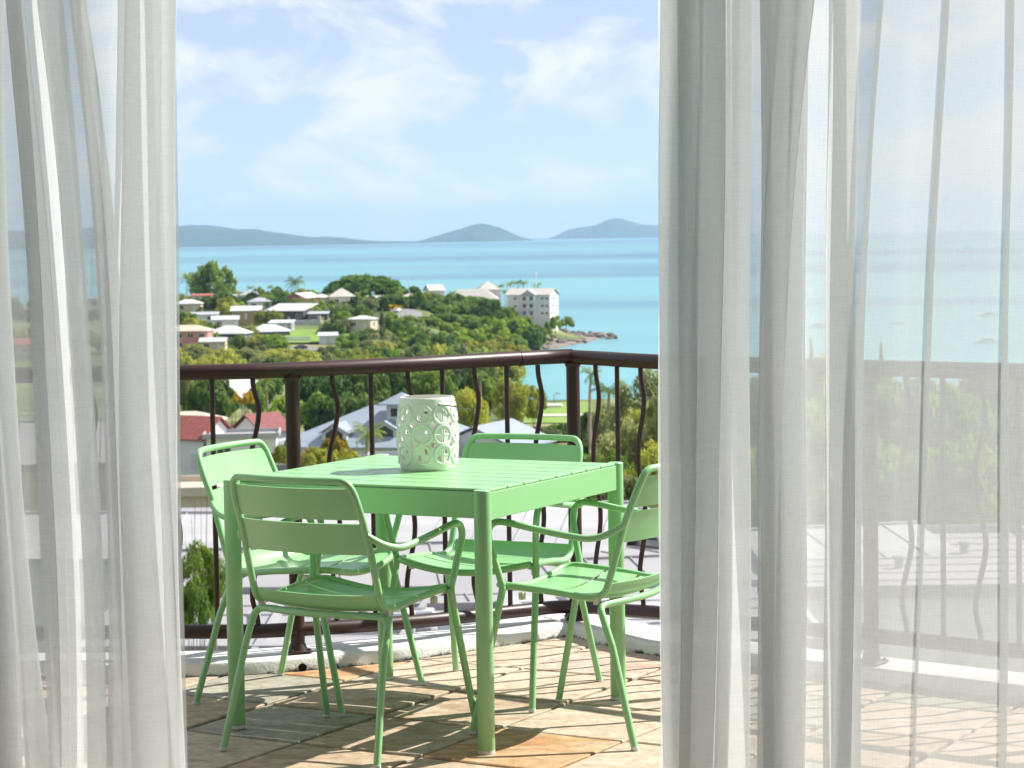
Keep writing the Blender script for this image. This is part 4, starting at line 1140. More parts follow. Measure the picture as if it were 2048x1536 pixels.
house(463, 598, 950, 6, 6, 3.4, 0, 'gable', 1.8, 'palegrey', 'grey', "grey gabled house behind the tall garden palm", wins=1)
house(499, 590, 955, 7.5, 7, 3.6, 10, 'hip', 1.8, 'white', 'grey', "white house with grey hip roof near the shoreline palms", wins=2)
house(788, 594, 935, 4.6, 6, 5.0, 0, 'flat', 0.4, 'palegrey', 'grey', "narrow pale shop building with a pink awning", wins=1, storeys=2)
pk = MB(); pk.bbox(-1.6, -0.9, -0.6, 1.6, 0, 0.6, 0.1); G['pink'] = mat("pink_awning", (0.75, 0.10, 0.28), rough=0.6)
aw = tag(pk.build("awning", G['pink'], None), "bright pink awning on the narrow pale shop", "awning"); aw.location = at(788, 609, 934.6)
house(868, 582, 1010, 6.5, 8, 4, 20, 'gable', 2.6, 'white', 'stone', "white resort villa with steep gable roof at the edge of the trees", wins=2)
house(942, 599, 1000, 22, 10, 5.0, -3, 'hip', 4.2, 'white', 'stone', "long white resort building with pale shingle roof beside the apartment block", wins=6, storeys=2)
house(975, 580, 1018, 9.5, 9.5, 3.0, 12, 'hip', 3.6, 'white', 'stone', "square resort pavilion with pyramid roof behind the long resort building", wins=2)
house(205, 600, 900, 16, 10, 9, 0, 'flat', 0.5, 'white', 'white', "white three storey apartment house behind the bunched curtain", storeys=3, wins=5)
house(120, 560, 960, 14, 10, 6, 0, 'hip', 2.0, 'white', 'grey', "white two storey house behind the bunched curtain folds", storeys=2, wins=4)
house(280, 640, 840, 14, 9, 3.5, 6, 'hip', 2, 'cream', 'white', "cream house with white roof next to the salmon house", wins=4)
house(60, 690, 780, 15, 9, 3.5, 0, 'gable', 2, 'cream', 'red', "cream house with red gable roof low on the headland", wins=4)
house(448, 640, 832, 9, 7, 2.8, 8, 'gable', 1.3, 'white', 'white', "low white roofed cottage between carport and dark walled house", wins=2)
house(562, 646, 842, 8, 6, 2.6, -6, 'skillion', 0.8, 'grey', 'white', "small grey shed with white skillion roof behind the verandah house", wins=2)
house(636, 628, 880, 7, 6, 3.2, 0, 'skillion', 0.7, 'dark', 'grey', "dark garage with grey roof beside the charcoal house", wins=2)
house(518, 604, 905, 9, 7, 2.8, 5, 'hip', 1.5, 'white', 'grey', "white bungalow with grey hip roof above the tan brick house", wins=2)
house(375, 608, 915, 10, 7, 3, 0, 'hip', 1.6, 'cream', 'white', "cream bungalow with white hip roof below the small red roof", wins=2)
house(752, 600, 930, 7, 6, 3.2, 12, 'gable', 1.6, 'white', 'stone', "white cottage with pale gable roof in the grove", wins=2)
house(818, 597, 960, 8, 7, 3.4, -8, 'hip', 1.8, 'palegrey', 'stone', "pale grey villa with hip roof next to the slim mast", wins=2)
house(425, 684, 760, 8, 6, 2.6, 0, 'gable', 1.2, 'cream', 'white', "cream cottage with white gable roof beside the salmon house", wins=2)
house(655, 672, 800, 6, 5, 2.5, 4, 'gable', 1.1, 'white', 'white', "tiny white boat shed at the end of the lawn", wins=1)
# apartment block on the point
P = at(1068, 590, 1000)
ab = tag(empty("apartment_block", (P.x, P.y + 6, P.z - 10.2), math.radians(-20)), "four storey white apartment block on the rocky point", "building")
mb = MB(); mb.box(-10.2, -5.5, -8, 9, 5.5, 10.2); mb.build("wall", W['white'], ab)
mb = MB(); mb.box(-2.9, -7.3, -8, 2.9, -5.48, 10.0); mb.build("bay", W['white'], ab)
r = roof_mesh('gable', 19.2, 11, 2.6, 0.7).build("roof", RF['stone'], ab); r.location = (-0.6, 0, 10.3)
mb = MB()
for s in (1,): mb.add([(s * 8.9, -5.5, 10.18), (s * 8.9, 5.5, 10.18), (s * 8.9, 0, 12.5), (s * 9.0, -5.5, 10.18), (s * 9.0, 5.5, 10.18), (s * 9.0, 0, 12.5)], [(0, 1, 2), (5, 4, 3), (0, 2, 5, 3), (1, 4, 5, 2)])
mb.build("gable_wall", W['white'], ab)
# dark gable over the balcony bay
mb = MB(); mb.add([(-3.4, -7.8, 10.2), (3.4, -7.8, 10.2), (0, -7.8, 12.5), (-3.4, -3.0, 10.2), (3.4, -3.0, 10.2), (0, -1.2, 12.5)], [(0, 1, 2), (1, 4, 5, 2), (3, 0, 2, 5), (0, 3, 4, 1)])
mb.build("bay_roof", RF['grey'], ab)
for s_ in range(3):
    z = 1.6 + s_ * 3.1
    for x in (-1.7, 1.3): 
        ww = window(ab, x, -7.3, z + .9, 1.7, 1.9, 0, -1)
    b_ = MB(); b_.box(-3.3, -8.2, z - .55, 3.3, -7.31, z - .40); bal = b_.build("balcony", W['white'], ab)
    b_ = MB(); b_.box(-3.3, -8.2, z + .35, 3.3, -8.14, z + .43)
    for q in range(12): b_.box(-3.28 + q * .594, -8.19, z - .4, -3.22 + q * .594, -8.15, z + .35)
    b_.build("railing", G['fascia'], bal)
    for x in (-6.5, 5.6, 7.6): window(ab, x, -5.5, z + .9, 1.3, 1.0, 0, -1)
    for y in (-3.5, -1.2, 1.2, 3.5): window(ab, 9, y, z + .9, 1.2, 1.4, 1, 0)
# retaining wall, fence, cars, sails, poles
def at_ground(px, D, lift=0.0):
    x = (px - 1024) / FPX * D; return Vector((x, D, ground_z(x, D) + lift))
P = at(610, 662, 868)
rw = MB(); rw.bbox(-6.2, -0.3, -3, 6.2, 0.3, 4.0, 0.05); rwo = tag(rw.build("retaining_wall", W['palegrey'], None, rz=math.radians(-8)), "plain grey retaining wall below the charcoal house", "wall"); rwo.location = P
rwp = MB(); rwp.bbox(-0.6, -0.6, -3, 0.6, 0.35, 5.4, 0.05); q_ = rwp.build("pillar", W['cream'], rwo); q_.location = (5.5, 0, 0)
P = at(592, 686, 806)
fe = tag(empty("white_fence", P, math.radians(3)), "long white paling fence between lawn and verandah house", "fence")
pm = MB(); pm.bbox(-0.20, -0.03, -0.6, 0.20, 0.03, 2.2, 0.01); pmm = pm.mesh("paling", G['trim'])
for k in range(22): link_mesh("paling", pmm, fe, (-5 + k * 0.46, 0, 0))
for z in (0.4, 1.7):
    mb = MB(); mb.box(-5.2, 0.04, z, 4.9, 0.10, z + .12); mb.build("fence_rail", G['trim'], fe)
def car(P, rz, paint, label, glow=None):
    o = tag(empty("parked_car", P, rz), label, "car", "cars parked around the headland houses")
    prof = [(-2.2, .35), (-2.2, .85), (-1.95, .95), (-1.5, 1.0), (-0.9, 1.45), (0.7, 1.47), (1.45, 1.0), (2.1, .85), (2.2, .6), (2.2, .35)]
    mb = MB(); n = len(prof)
    mb.add([(x, -.85 + (.12 if z > 1.2 else 0), z) for x, z in prof] + [(x, .85 - (.12 if z > 1.2 else 0), z) for x, z in prof], [tuple(range(n)), tuple(range(2 * n - 1, n - 1, -1))] + [(i, n + i, n + (i + 1) % n, (i + 1) % n) for i in range(n)])
    mb.build("body", paint, o)
    for s in (-1, 1):
        mb = MB(); mb.add([(-1.3, s * .82, 1.02), (1.25, s * .82, 1.02), (.62, s * .755, 1.4), (-.82, s * .755, 1.4)], [(0, 1, 2, 3) if s < 0 else (3, 2, 1, 0)]); mb.build("side_window", G['pane'], o)
        for x in (-1.35, 1.35):
            mb = MB(); mb.tube([(x, s * .72, .33), (x, s * .90, .33)], .33, seg=14); w_ = mb.build("wheel", G['black'], o)
            mb = MB(); mb.tube([(x, s * .85, .33), (x, s * .91, .33)], .19, seg=10); mb.build("rim", G['alu'], w_)
        mb = MB(); mb.box(-2.24, s * .62 - .14, .66, -2.18, s * .62 + .14, .84); mb.build("tail_light", G['pink'], o)
        mb = MB(); mb.box(2.17, s * .6 - .16, .62, 2.23, s * .6 + .16, .78); mb.build("headlight", G['trim'], o)
    mb = MB(); mb.add([(-1.52, -.68, 1.02), (-1.52, .68, 1.02), (-.93, .62, 1.42), (-.93, -.62, 1.42)], [(3, 2, 1, 0)]); mb.build("rear_window", G['pane'], o)
    return o
G['car_dark'] = mat("dark_car_paint", (0.02, 0.022, 0.03), rough=0.25, coat=0.6); G['car_white'] = mat("white_car_paint", (0.72, 0.72, 0.72), rough=0.25, coat=0.6)
G['car_silver'] = mat("silver_car_paint", (0.35, 0.36, 0.38), rough=0.3, metallic=0.5, coat=0.5)
car(at_ground(603, 781, 0.62), math.radians(40), G['car_dark'], "dark car parked before the white paling fence")
car(at_ground(681, 812, 0.55), math.radians(200), G['car_silver'], "silver car parked at the far end of the lawn")
car(at_ground(548, 781, 0.62), math.radians(10), G['car_white'], "white car parked in front of the verandah house")
car(at_ground(797, 893, 0.65), math.radians(70), G['car_white'], "white car on the grey road near the shop")
G['sail'] = mat("white_shade_cloth", (0.80, 0.80, 0.78), rough=0.7)
def sail(px, py, D, w, hgt, label):
    P = at(px, py, D); o = tag(empty("shade_sail", P), label, "shade sail")
    c = [Vector((-w / 2, 0, hgt * .25)), Vector((w * .1, -2, -hgt * .6)), Vector((w / 2, 1, hgt * .1)), Vector((0, 4, hgt * .6))]
    g = []
    for j in range(7):
        v = j / 6; row = []
        for i in range(7):
            u = i / 6; p = (c[0] * (1 - u) + c[1] * u) * (1 - v) + (c[3] * (1 - u) + c[2] * u) * v
            k = 4 * u * (1 - u) + 4 * v * (1 - v); ctr = sum(c, Vector()) / 4; row.append(p + (ctr - p) * 0.10 * k)
        g.append(row)
    mb = MB(); mb.sheet(g, 0.03); mb.build("canopy", G['sail'], o, True)
    for p in c:
        gz = ground_z(P.x + p.x, P.y + p.y) - P.z
        mb = MB(); mb.tube([(p.x, p.y, gz), (p.x, p.y, p.z + .1)], 0.08, seg=8); mb.build("pole", G['alu'], o, True)
sail(478, 768, 480, 8.0, 5.0, "white twisted shade sail above the yellow flowering trees")
sail(794, 662, 850, 4.2, 2.6, "small white shade sail beside the grey road on the headland")
def flagpole(px, top, D, label, h=None, r=.14):
    P = at(px, top, D); gz = ground_z(P.x, P.y); o = tag(empty("flagpole", (P.x, P.y, gz)), label, "pole")
    mb = MB(); mb.tube([(0, 0, -1), (0, 0, P.z - gz)], [r, r * .6], seg=8); mb.build("mast", G['trim'], o, True)
    mb = MB(); mb.lathe([(0.02, 0), (r * 1.6, .15), (r * 1.6, .3), (.02, .45)], 10); k = mb.build("finial", G['trim'], o, True); k.location = (0, 0, P.z - gz)
flagpole(1072, 547, 1015, "tall white mast rising behind the apartment block", r=.32)
flagpole(513, 560, 960, "slim white mast between the palms and the sea")
flagpole(817, 555, 960, "slim white mast beside the domed tree")
def lamp(px, top, D, label):
    P = at(px, top, D); gz = ground_z(P.x, P.y); h = P.z - gz; o = tag(empty("street_lamp", (P.x, P.y, gz)), label, "street lamp")
    mb = MB(); mb.tube([(0, 0, -.5), (0, 0, h * .97), (.5, 0, h)], [.13, .09, .06], seg=8); mb.build("post", G['alu'], o, True)
    mb = MB(); mb.bbox(.4, -.25, h - .1, 1.5, .25, h + .12, .05); mb.build("lamp_head", G['alu'], o)
lamp(1108, 787, 600, "grey street lamp on the foreshore lawn by the water")
lamp(425, 1140, 75, "slim pale lamp post beside the tall shrub below the balcony")
kt = MB(); kt.bbox(-3, -1.4, 0, 3, 1.4, .7, .2); kk = tag(kt.build("marquee", G['trim'], None), "low white marquee roof on the foreshore lawn", "marquee"); kk.location = at_ground(1100, 586, .3)

# ---- rocks of the point
G['rock'] = mat("grey_brown_rock", (0.10, 0.09, 0.085), (0.30, 0.25, 0.20), rough=0.95, scale=0.25, bump=0.6, bscale=0.9, bdist=0.3, rand=0.35)
rkm = []
for s in range(5):
    r_ = np.random.default_rng(40 + s); mb = MB(); nn = 7; m2 = 10; vs_ = []
    for i in range(nn):
        ph_ = math.pi * i / (nn - 1)
        for j in range(m2):
            th = 2 * math.pi * j / m2; k = 1 + r_.normal(0, .13); vs_.append((k * math.sin(ph_) * math.cos(th), k * .8 * math.sin(ph_) * math.sin(th), k * .55 * math.cos(ph_)))
    mb.add(vs_, [(i * m2 + j, (i + 1) * m2 + j, (i + 1) * m2 + (j + 1) % m2, i * m2 + (j + 1) % m2) for i in range(nn - 1) for j in range(m2)])
    rkm.append(mb.mesh("boulder", G['rock'], True, 40))
rk = random.Random(5)
for k in range(150):
    w = rk.random()
    px = 1040 + 190 * w ** 0.9; py = 662 + rk.random() * (34 - 20 * w) + (2 if px > 1150 else 0)
    if px < 1100: py = 676 + rk.random() * 24
    if px > 1170: py = 668 + rk.random() * 9
    P = at(px, py, 1000); D = 1000 * (EYE - (SEA + 0.3)) / (EYE - P.z)
    x = at(px, py, D).x; s = rk.uniform(0.7, 2.3) * (1.25 if px < 1150 else .9)
    o = link_mesh("boulder", rkm[k % 5], None, (x, D, SEA + rk.uniform(-.1, .5) * s), rk.uniform(0, 6.28), (s * rk.uniform(1, 1.7), s, s * rk.uniform(.7, 1.2)))
    tag(o, "weathered grey brown boulder of the rocky spit below the apartment block", "boulder", "boulders of the rocky spit")
sp = MB(); pts = [(1035, 702), (1070, 690), (1100, 676), (1140, 668), (1185, 668), (1225, 672), (1190, 684), (1150, 692), (1100, 702)]
pl = []
for px, py in pts:
    P = at(px, py, 1000); D = 1000 * (EYE - SEA) / (EYE - P.z); pl.append((at(px, py, D).x, D))
c = Vector((sum(p[0] for p in pl) / len(pl), sum(p[1] for p in pl) / len(pl)))
sp.add([(c.x, c.y, SEA + 1.0)] + [(x, y, SEA - .5) for x, y in pl] + [((x + c.x) / 2, (y + c.y) / 2, SEA + .8) for x, y in pl],
       [(0, 1 + len(pl) + i, 1 + len(pl) + (i + 1) % len(pl)) for i in range(len(pl))] + [(1 + len(pl) + i, 1 + i, 1 + (i + 1) % len(pl), 1 + len(pl) + (i + 1) % len(pl)) for i in range(len(pl))])
tag(sp.build("rock_shelf", G['rock']), kind="structure")

# ---- boats on the bay
def boat(px, py, D0, ln, label, cabin=True, mast=False):
    P = at(px, py, 1000); D = 1000 * (EYE - SEA) / (EYE - P.z); P = at(px, py, D)
    o = tag(empty("boat", (P.x, D, SEA), math.radians(8)), label, "boat", None)
    hb = []; n = 9
    for z, k in ((-.3, .75), (.1, .9), (.9, 1.0)):
        for i in range(n):
            t = i / (n - 1); hb.append((-ln / 2 + ln * t * (1.0 if z > 0 else .95), -ln * .15 * k * (1 - t ** 3), z + (.35 * t if z > .5 else 0)))
        for i in range(n):
            t = 1 - i / (n - 1); hb.append((-ln / 2 + ln * t * (1.0 if z > 0 else .95), ln * .15 * k * (1 - t ** 3), z + (.35 * t if z > .5 else 0)))
    mb = MB(); m2 = 2 * n
    mb.add(hb, [(r_ * m2 + j, r_ * m2 + (j + 1) % m2, (r_ + 1) * m2 + (j + 1) % m2, (r_ + 1) * m2 + j) for r_ in range(2) for j in range(m2)] + [tuple(range(2 * m2, 3 * m2))])
    mb.build("hull", G['car_white'], o)
    if cabin:
        mb = MB(); mb.bbox(-ln * .28, -ln * .10, .9, ln * .18, ln * .10, 2.1, .15); cb = mb.build("cabin", G['car_white'], o)
        mb = MB(); mb.box(-ln * .26, -ln * .104, 1.35, ln * .165, ln * .104, 1.75); mb.build("window", G['pane'], cb)
    if mast:
        mb = MB(); mb.tube([(0, 0, .9), (0, 0, ln * 1.2)], [.09, .05], seg=6); mb.build("mast", G['alu'], o)
boat(1977, 686, 0, 11, "white motor cruiser moored on the turquoise bay behind the curtain")
boat(1980, 632, 0, 11, "white sailing boat with a mast further out than the motor cruiser", True, True)
boat(1637, 655, 0, 10, "white launch seen through the gap between curtain folds")
boat(1795, 648, 0, 7, "small white dinghy far out on the bay", False)

# ================================================================== TOWN BELOW THE BALCONY
house(392, 880, 330, 7.2, 7, 4.0, -32, 'gable', 3.0, 'white', 'red', "red tiled house with white gable wall beside the wavy baluster", wins=2)
house(372, 846, 365, 10, 8, 5.0, 0, 'hip', 1.4, 'white', 'beige', "broad beige roof behind the red tiled house", wins=2)
house(519, 866, 345, 6.2, 6, 3.4, 52, 'gable', 2.6, 'white', 'maroon', "maroon roofed gable house with white front beside the white flat roof", wins=1)
house(478, 876, 325, 9.5, 8, 3.5, 4, 'flat', 0.5, 'white', 'pale', "white flat roofed block between the two red roofed houses", wins=2, name="building", cat="building")
bc = house(748, 896, 325, 24, 22, 4.6, -14, 'hip', 5.0, 'palegrey', 'blue', "large building with blue grey hip roof and dormers beside the lantern", name="building", cat="building", wins=4)
def dormer(parent, x, y, z, w, dd, hh):
    mb = MB(); mb.box(-w / 2, 0, 0, w / 2, dd, hh); mb.add([(-w / 2, 0, hh), (w / 2, 0, hh), (0, 0, hh + w * .33), (-w / 2, dd, hh), (w / 2, dd, hh), (0, dd, hh + w * .33)], [(0, 1, 2), (5, 4, 3)])
    o = mb.build("dormer", W['palegrey'], parent); o.location = (x, y, z)
    r = roof_mesh('gable', dd, w, w * .36, .35, .12); r.v = [(-yy, xx, zz) for xx, yy, zz in r.v]; r.v = [(a, b + dd / 2, c) for a, b, c in r.v]
    rr_ = r.build("dormer_roof", RF['blue'], o); rr_.location = (0, 0, hh + .08)
    mb = MB(); mb.add([(-w * .34, -.06, .25), (w * .34, -.06, .25), (w * .34, -.06, hh), (0, -.06, hh + w * .2), (-w * .34, -.06, hh)], [(0, 1, 2, 3, 4)]); mb.build("dormer_window", G['pane'], o)
dormer(bc, -3.4, -9.6, 5.0, 3.6, 7, 1.5); dormer(bc, 3.6, -8.6, 5.3, 3.6, 7, 1.5)
cu = MB(); cu.box(-1.7, -1.7, 0, 1.7, 1.7, 2.6); cuo = cu.build("cupola", W['palegrey'], bc); cuo.location = (4.6, -3.6, 7.6)
r = roof_mesh('hip', 3.4, 3.4, 1.5, 1.0).build("cupola_roof", RF['blue'], cuo); r.location = (0, 0, 2.7)
for nx_, ny_ in ((0, -1), (1, 0), (-1, 0)): window(cuo, nx_ * 1.7, ny_ * 1.7, 1.5, 2.4, 1.4, nx_, ny_)
house(985, 897, 330, 14, 13, 4.0, 68, 'gable', 3.0, 'palegrey', 'blue', "blue grey gable roof wing behind the lantern handle", name="building", cat="building", wins=2)
house(890, 890, 338, 13, 11, 4.0, 0, 'hip', 2.8, 'palegrey', 'blue', "blue grey hip roof between dormer building and gable wing", name="building", cat="building", wins=2)
house(820, 925, 196, 6.5, 5, 3.0, 0, 'flat', 0.3, 'white', 'pale', "small white flat roofed annexe under the dormers", name="building", cat="building", wins=2)
house(700, 936, 190, 12, 6, 3.0, 2, 'flat', 0.3, 'white', 'lilac', "low pale building hidden behind the yellow green shrubs", name="building", cat="building", wins=3)
house(390, 990, 152, 7, 7, 3.4, 3, 'flat', 0.4, 'cream', 'beige', "flat beige roof with cream parapet below the red tiled house", name="building", cat="building", wins=2)
house(380, 1075, 132, 7.5, 6, 3.0, 0, 'skillion', 0.8, 'grey', 'lilac', "pale skillion roof above the white awning beside the tall shrub", name="building", cat="building", wins=2)
house(430, 1105, 122, 8, 6, 3.0, 3, 'skillion', 1.0, 'white', 'pale', "sunlit white awning roof beside the tall shrub", name="building", cat="building", wins=2)
house(812, 1043, 168, 3.6, 4, 2.6, 6, 'flat', 0.3, 'blue', 'white', "small blue kiosk under the table edge", name="kiosk", cat="kiosk", wins=2)
og = MB(); og.bbox(-.5, -.08, -.35, .5, .08, .35, .02); G['orange'] = mat("orange_sign", (0.75, 0.16, 0.02), rough=0.5)
oo = tag(og.build("sign_board", G['orange'], None), "small plain orange board beside the blue kiosk", "sign"); oo.location = at(881, 1034, 160)
ob = MB(); ob.tube([(0, .12, ground_z(oo.location.x, 160) - oo.location.z - .5), (0, .12, .3)], .05, seg=8); ob.build("post", G['alu'], oo)
house(900, 1120, 118, 19, 20, 4.0, -8, 'gable', 1.6, 'white', 'pale', "long low white gable roof directly below the railing", name="building", cat="building", wins=5, seams=2.2)
house(640, 1200, 104, 14, 16, 4.0, 6, 'gable', 1.2, 'white', 'lilac', "pale lilac grey roof below the front chair seat", name="building", cat="building", wins=4, seams=2.2)
house(1120, 1245, 100, 16, 22, 4.0, 10, 'gable', 1.0, 'white', 'lilac', "wide pale grey roof below the corner railing post", name="building", cat="building", wins=4, seams=2.2)
house(480, 1310, 88, 12, 14, 3.0, -4, 'flat', 0.3, 'white', 'lilac', "flat pale roof terrace just beyond the balcony kerb", name="building", cat="building", wins=3, seams=2.2)
house(850, 1335, 85, 12, 12, 3.0, 0, 'flat', 0.3, 'white', 'lilac', "flat pale roof with ventilation boxes beyond the kerb", name="building", cat="building", wins=3, seams=2.2)
house(1330, 1300, 86, 11, 14, 3.0, 0, 'flat', 0.3, 'white', 'pale', "flat bright white roof beyond the railing corner", name="building", cat="building", wins=3, seams=2.2)
house(1620, 1160, 112, 13, 18, 4.0, 12, 'gable', 1.2, 'white', 'pale', "white gable roof seen through the sheer curtain", name="building", cat="building", wins=3, seams=2.2)
house(1900, 1190, 104, 14, 20, 4.0, 0, 'flat', 0.4, 'white', 'lilac', "flat pale roof seen through the sheer curtain near the railing post", name="building", cat="building", wins=3, seams=2.2)
house(160, 1120, 118, 14, 14, 4.0, -6, 'gable', 1.4, 'white', 'pale', "white gable roof behind the bunched curtain", name="building", cat="building", wins=3, seams=2.2)
house(120, 930, 190, 14, 12, 4.0, 8, 'gable', 3, 'cream', 'lilac', "pale gable roof behind the bunched curtain folds", name="building", cat="building", wins=3, seams=2.2)
for k, (px, py, D) in enumerate(((800, 1263, 92), (838, 1259, 92.5), (705, 1270, 92), (895, 1268, 91))):
    mb = MB(); mb.bbox(-.6, -.4, -.1, .6, .4, .8, .04); o = mb.build("air_conditioner", W['palegrey'], None); o.location = at(px, py, D); tag(o, "grey air conditioning box standing on a pale roof below", "air conditioner", "air conditioners on the roofs")
    mb = MB(); mb.lathe([(.3, .8), (.3, .84), (.05, .86)], 16); mb.build("fan_grille", G['alu'], o)
patch("swimming_pool", [((px - 1024) / FPX * d, d) for px, d in ((1150, 330), (1245, 330), (1240, 352), (1150, 352))], G['poolwater'], 3.2)
tq = [((px - 1024) / FPX * d, d) for px, d in ((1130, 316), (1275, 316), (1270, 362), (1130, 362))]
tm = MB(); tm.add([(x, y, ground_z(x, y) + 3.0) for x, y in tq] + [(x, y, ground_z(x, y) - 1) for x, y in tq], [(0, 1, 2, 3)] + [(i, i + 4, (i + 1) % 4 + 4, (i + 1) % 4) for i in range(4)])
tag(tm.build("pool_terrace", G['path']), kind="structure")

# ================================================================== TREES
HT = "trees on the headland"
tree(425, 530, 985, 66, 'open', 'mid', "tall round tree standing above the red roof at the sea edge")
tree(730, 550, 985, 118, 'dome', 'bright', "broad dome shaped tree rising above the headland roofs")
tree(764, 622, 800, 30, 'pine', 'olive', "tall slender pine rising in front of the grey road")
tree(545, 618, 858, 36, 'round', 'yellow', "yellow green tree beside the charcoal house", "yellow green garden trees by the charcoal house")
tree(520, 620, 858, 24, 'round', 'yellow', "yellow green tree beside the charcoal house", "yellow green garden trees by the charcoal house")
tree(639, 596, 922, 26, 'bush', 'gold', "orange gold flowering shrub beside the brick house")
tree(787, 606, 905, 34, 'bush', 'gold', "golden flowering shrub beside the pink awning")
tree(1110, 627, 985, 30, 'bush', 'bright', "bright green round shrub at the foot of the apartment block", "bright green shrubs at the foot of the apartment block")
tree(1132, 630, 992, 24, 'bush', 'bright', "bright green round shrub at the foot of the apartment block", "bright green shrubs at the foot of the apartment block")
tree(1030, 628, 972, 34, 'bush', 'mid', "green shrub before the apartment block wall", "green shrubs before the apartment block"); tree(1058, 634, 975, 34, 'bush', 'mid', "green shrub before the apartment block wall", "green shrubs before the apartment block")
tree(1085, 640, 980, 30, 'bush', 'mid', "green shrub between apartment block and boulders")
td = random.Random(21)
TINT = dict(dark="dark green", mid="mid green", bright="bright green", yellow="yellow green", olive="dull olive", gold="golden")
CWORDS = {"dark", "green", "yellow", "bright", "olive", "golden", "leafy", "grey"} 
def band(pts, D0, D1, n, w0, w1, kinds, fols, label, group, jit=6):
    for k in range(n):
        t = (k + td.random()) / n * (len(pts) - 1); i = min(int(t), len(pts) - 2); f = t - i
        px = pts[i][0] + (pts[i + 1][0] - pts[i][0]) * f; py = pts[i][1] + (pts[i + 1][1] - pts[i][1]) * f + td.uniform(-jit, jit)
        D = td.uniform(D0, D1); fo = td.choice(fols)
        lab = TINT[fo] + " " + " ".join(q for q in label.split(" ") if q not in CWORDS)
        tree(px, py, D, td.uniform(w0, w1), td.choice(kinds), fo, lab, TINT[fo] + " " + group)
# behind and between the houses
band([(362, 598), (420, 594), (450, 602)], 930, 945, 8, 26, 44, ['round', 'bush'], ['dark', 'mid'], "dark green tree in the belt below the small red roof", "trees below the small red roof", 4)
band([(440, 588), (480, 586), (520, 592), (545, 590)], 925, 940, 8, 22, 36, ['round', 'open'], ['mid', 'dark'], "green tree among the grey roofed shoreline houses", "trees among the grey roofed houses", 5)
band([(515, 596), (560, 592)], 905, 915, 5, 28, 40, ['round'], ['dark', 'mid'], "dense dark tree between the brick house and the grey roofs", "dense trees by the brick house", 4)
band([(690, 600), (720, 594), (760, 590), (790, 600)], 905, 925, 9, 34, 54, ['round', 'tall'], ['mid', 'dark'], "dense green tree in the grove below the domed tree", "grove below the domed tree", 6)
band([(645, 600), (668, 606), (680, 612)], 900, 915, 5, 24, 36, ['round', 'bush'], ['mid', 'olive'], "green garden tree in front of the grey pyramid roof", "garden trees by the grey pyramid roof", 5)
band([(810, 578), (850, 582), (890, 590), (930, 592), (970, 600), (1000, 606)], 955, 985, 14, 34, 54, ['round', 'open', 'tall'], ['mid', 'dark'], "tall green tree screening the resort building", "trees screening the resort building", 6)
band([(835, 600), (880, 606), (930, 612), (980, 614), (1020, 618)], 925, 950, 15, 34, 56, ['round', 'bush'], ['dark', 'mid', 'mid'], "dense green tree on the slope below the resort", "trees on the slope below the resort", 7)
band([(860, 626), (910, 632), (960, 632), (1010, 632), (1050, 642), (1070, 654)], 905, 930, 18, 36, 58, ['round', 'bush'], ['mid', 'bright', 'dark'], "leafy green tree on the lower slope of the point", "trees on the lower slope of the point", 6)
band([(840, 652), (880, 658), (930, 654), (980, 664), (1040, 672)], 880, 900, 16, 34, 52, ['bush', 'round'], ['bright', 'mid', 'yellow'], "bright green shrub at the foot of the slope", "shrubs at the foot of the slope", 6)
band([(665, 632), (690, 640), (650, 640)], 828, 845, 5, 28, 44, ['bush', 'round'], ['olive', 'dark'], "olive green shrub beside the small cream house", "shrubs beside the small cream house", 4)
band([(690, 664), (740, 662), (790, 668), (850, 664), (880, 668)], 790, 815, 14, 34, 52, ['round', 'bush'], ['mid', 'bright', 'dark'], "leafy green tree below the small cream house", "trees below the small cream house", 6)
band([(425, 668), (470, 672), (520, 672), (545, 680)], 772, 786, 9, 24, 36, ['bush', 'round'], ['bright', 'yellow', 'mid'], "leafy garden shrub in front of the white roofed houses", "garden shrubs by the white roofed houses", 6)
band([(365, 634), (410, 640), (440, 645)], 815, 840, 5, 26, 36, ['bush'], ['olive', 'yellow'], "olive shrub above the salmon house", "shrubs above the salmon house", 4)
# mangroves along the inner shore
band([(345, 690), (420, 692), (500, 696), (580, 696), (660, 692), (740, 692), (820, 688), (900, 684), (980, 690), (1020, 694)], 735, 770, 34, 44, 70, ['bush', 'round'], ['yellow', 'olive', 'yellow', 'bright'], "yellow green mangrove along the inner shore", "mangroves along the inner shore", 5)
band([(345, 708), (500, 712), (660, 708), (820, 704), (960, 700), (1010, 704)], 690, 722, 30, 44, 72, ['bush', 'round'], ['yellow', 'yellow', 'olive', 'mid'], "yellow green mangrove at the water side of the shore", "mangroves at the water side", 6)
band([(900, 668), (960, 674), (1010, 680), (1040, 688)], 850, 880, 9, 30, 44, ['bush'], ['yellow', 'gold', 'yellow'], "golden green mangrove beside the boulders", "mangroves beside the boulders", 5)
# hidden behind the curtains
band([(-40, 590), (60, 600), (150, 605), (250, 600), (340, 600)], 880, 930, 14, 40, 60, ['round', 'bush'], ['mid', 'dark'], "green tree on the headland behind the bunched curtain", "headland trees behind the bunched curtain", 10)
band([(-40, 660), (60, 655), (150, 662), (250, 668), (340, 668)], 780, 840, 12, 40, 60, ['bush'], ['mid', 'yellow'], "green shrub on the headland behind the bunched curtain", "headland shrubs behind the bunched curtain", 10)
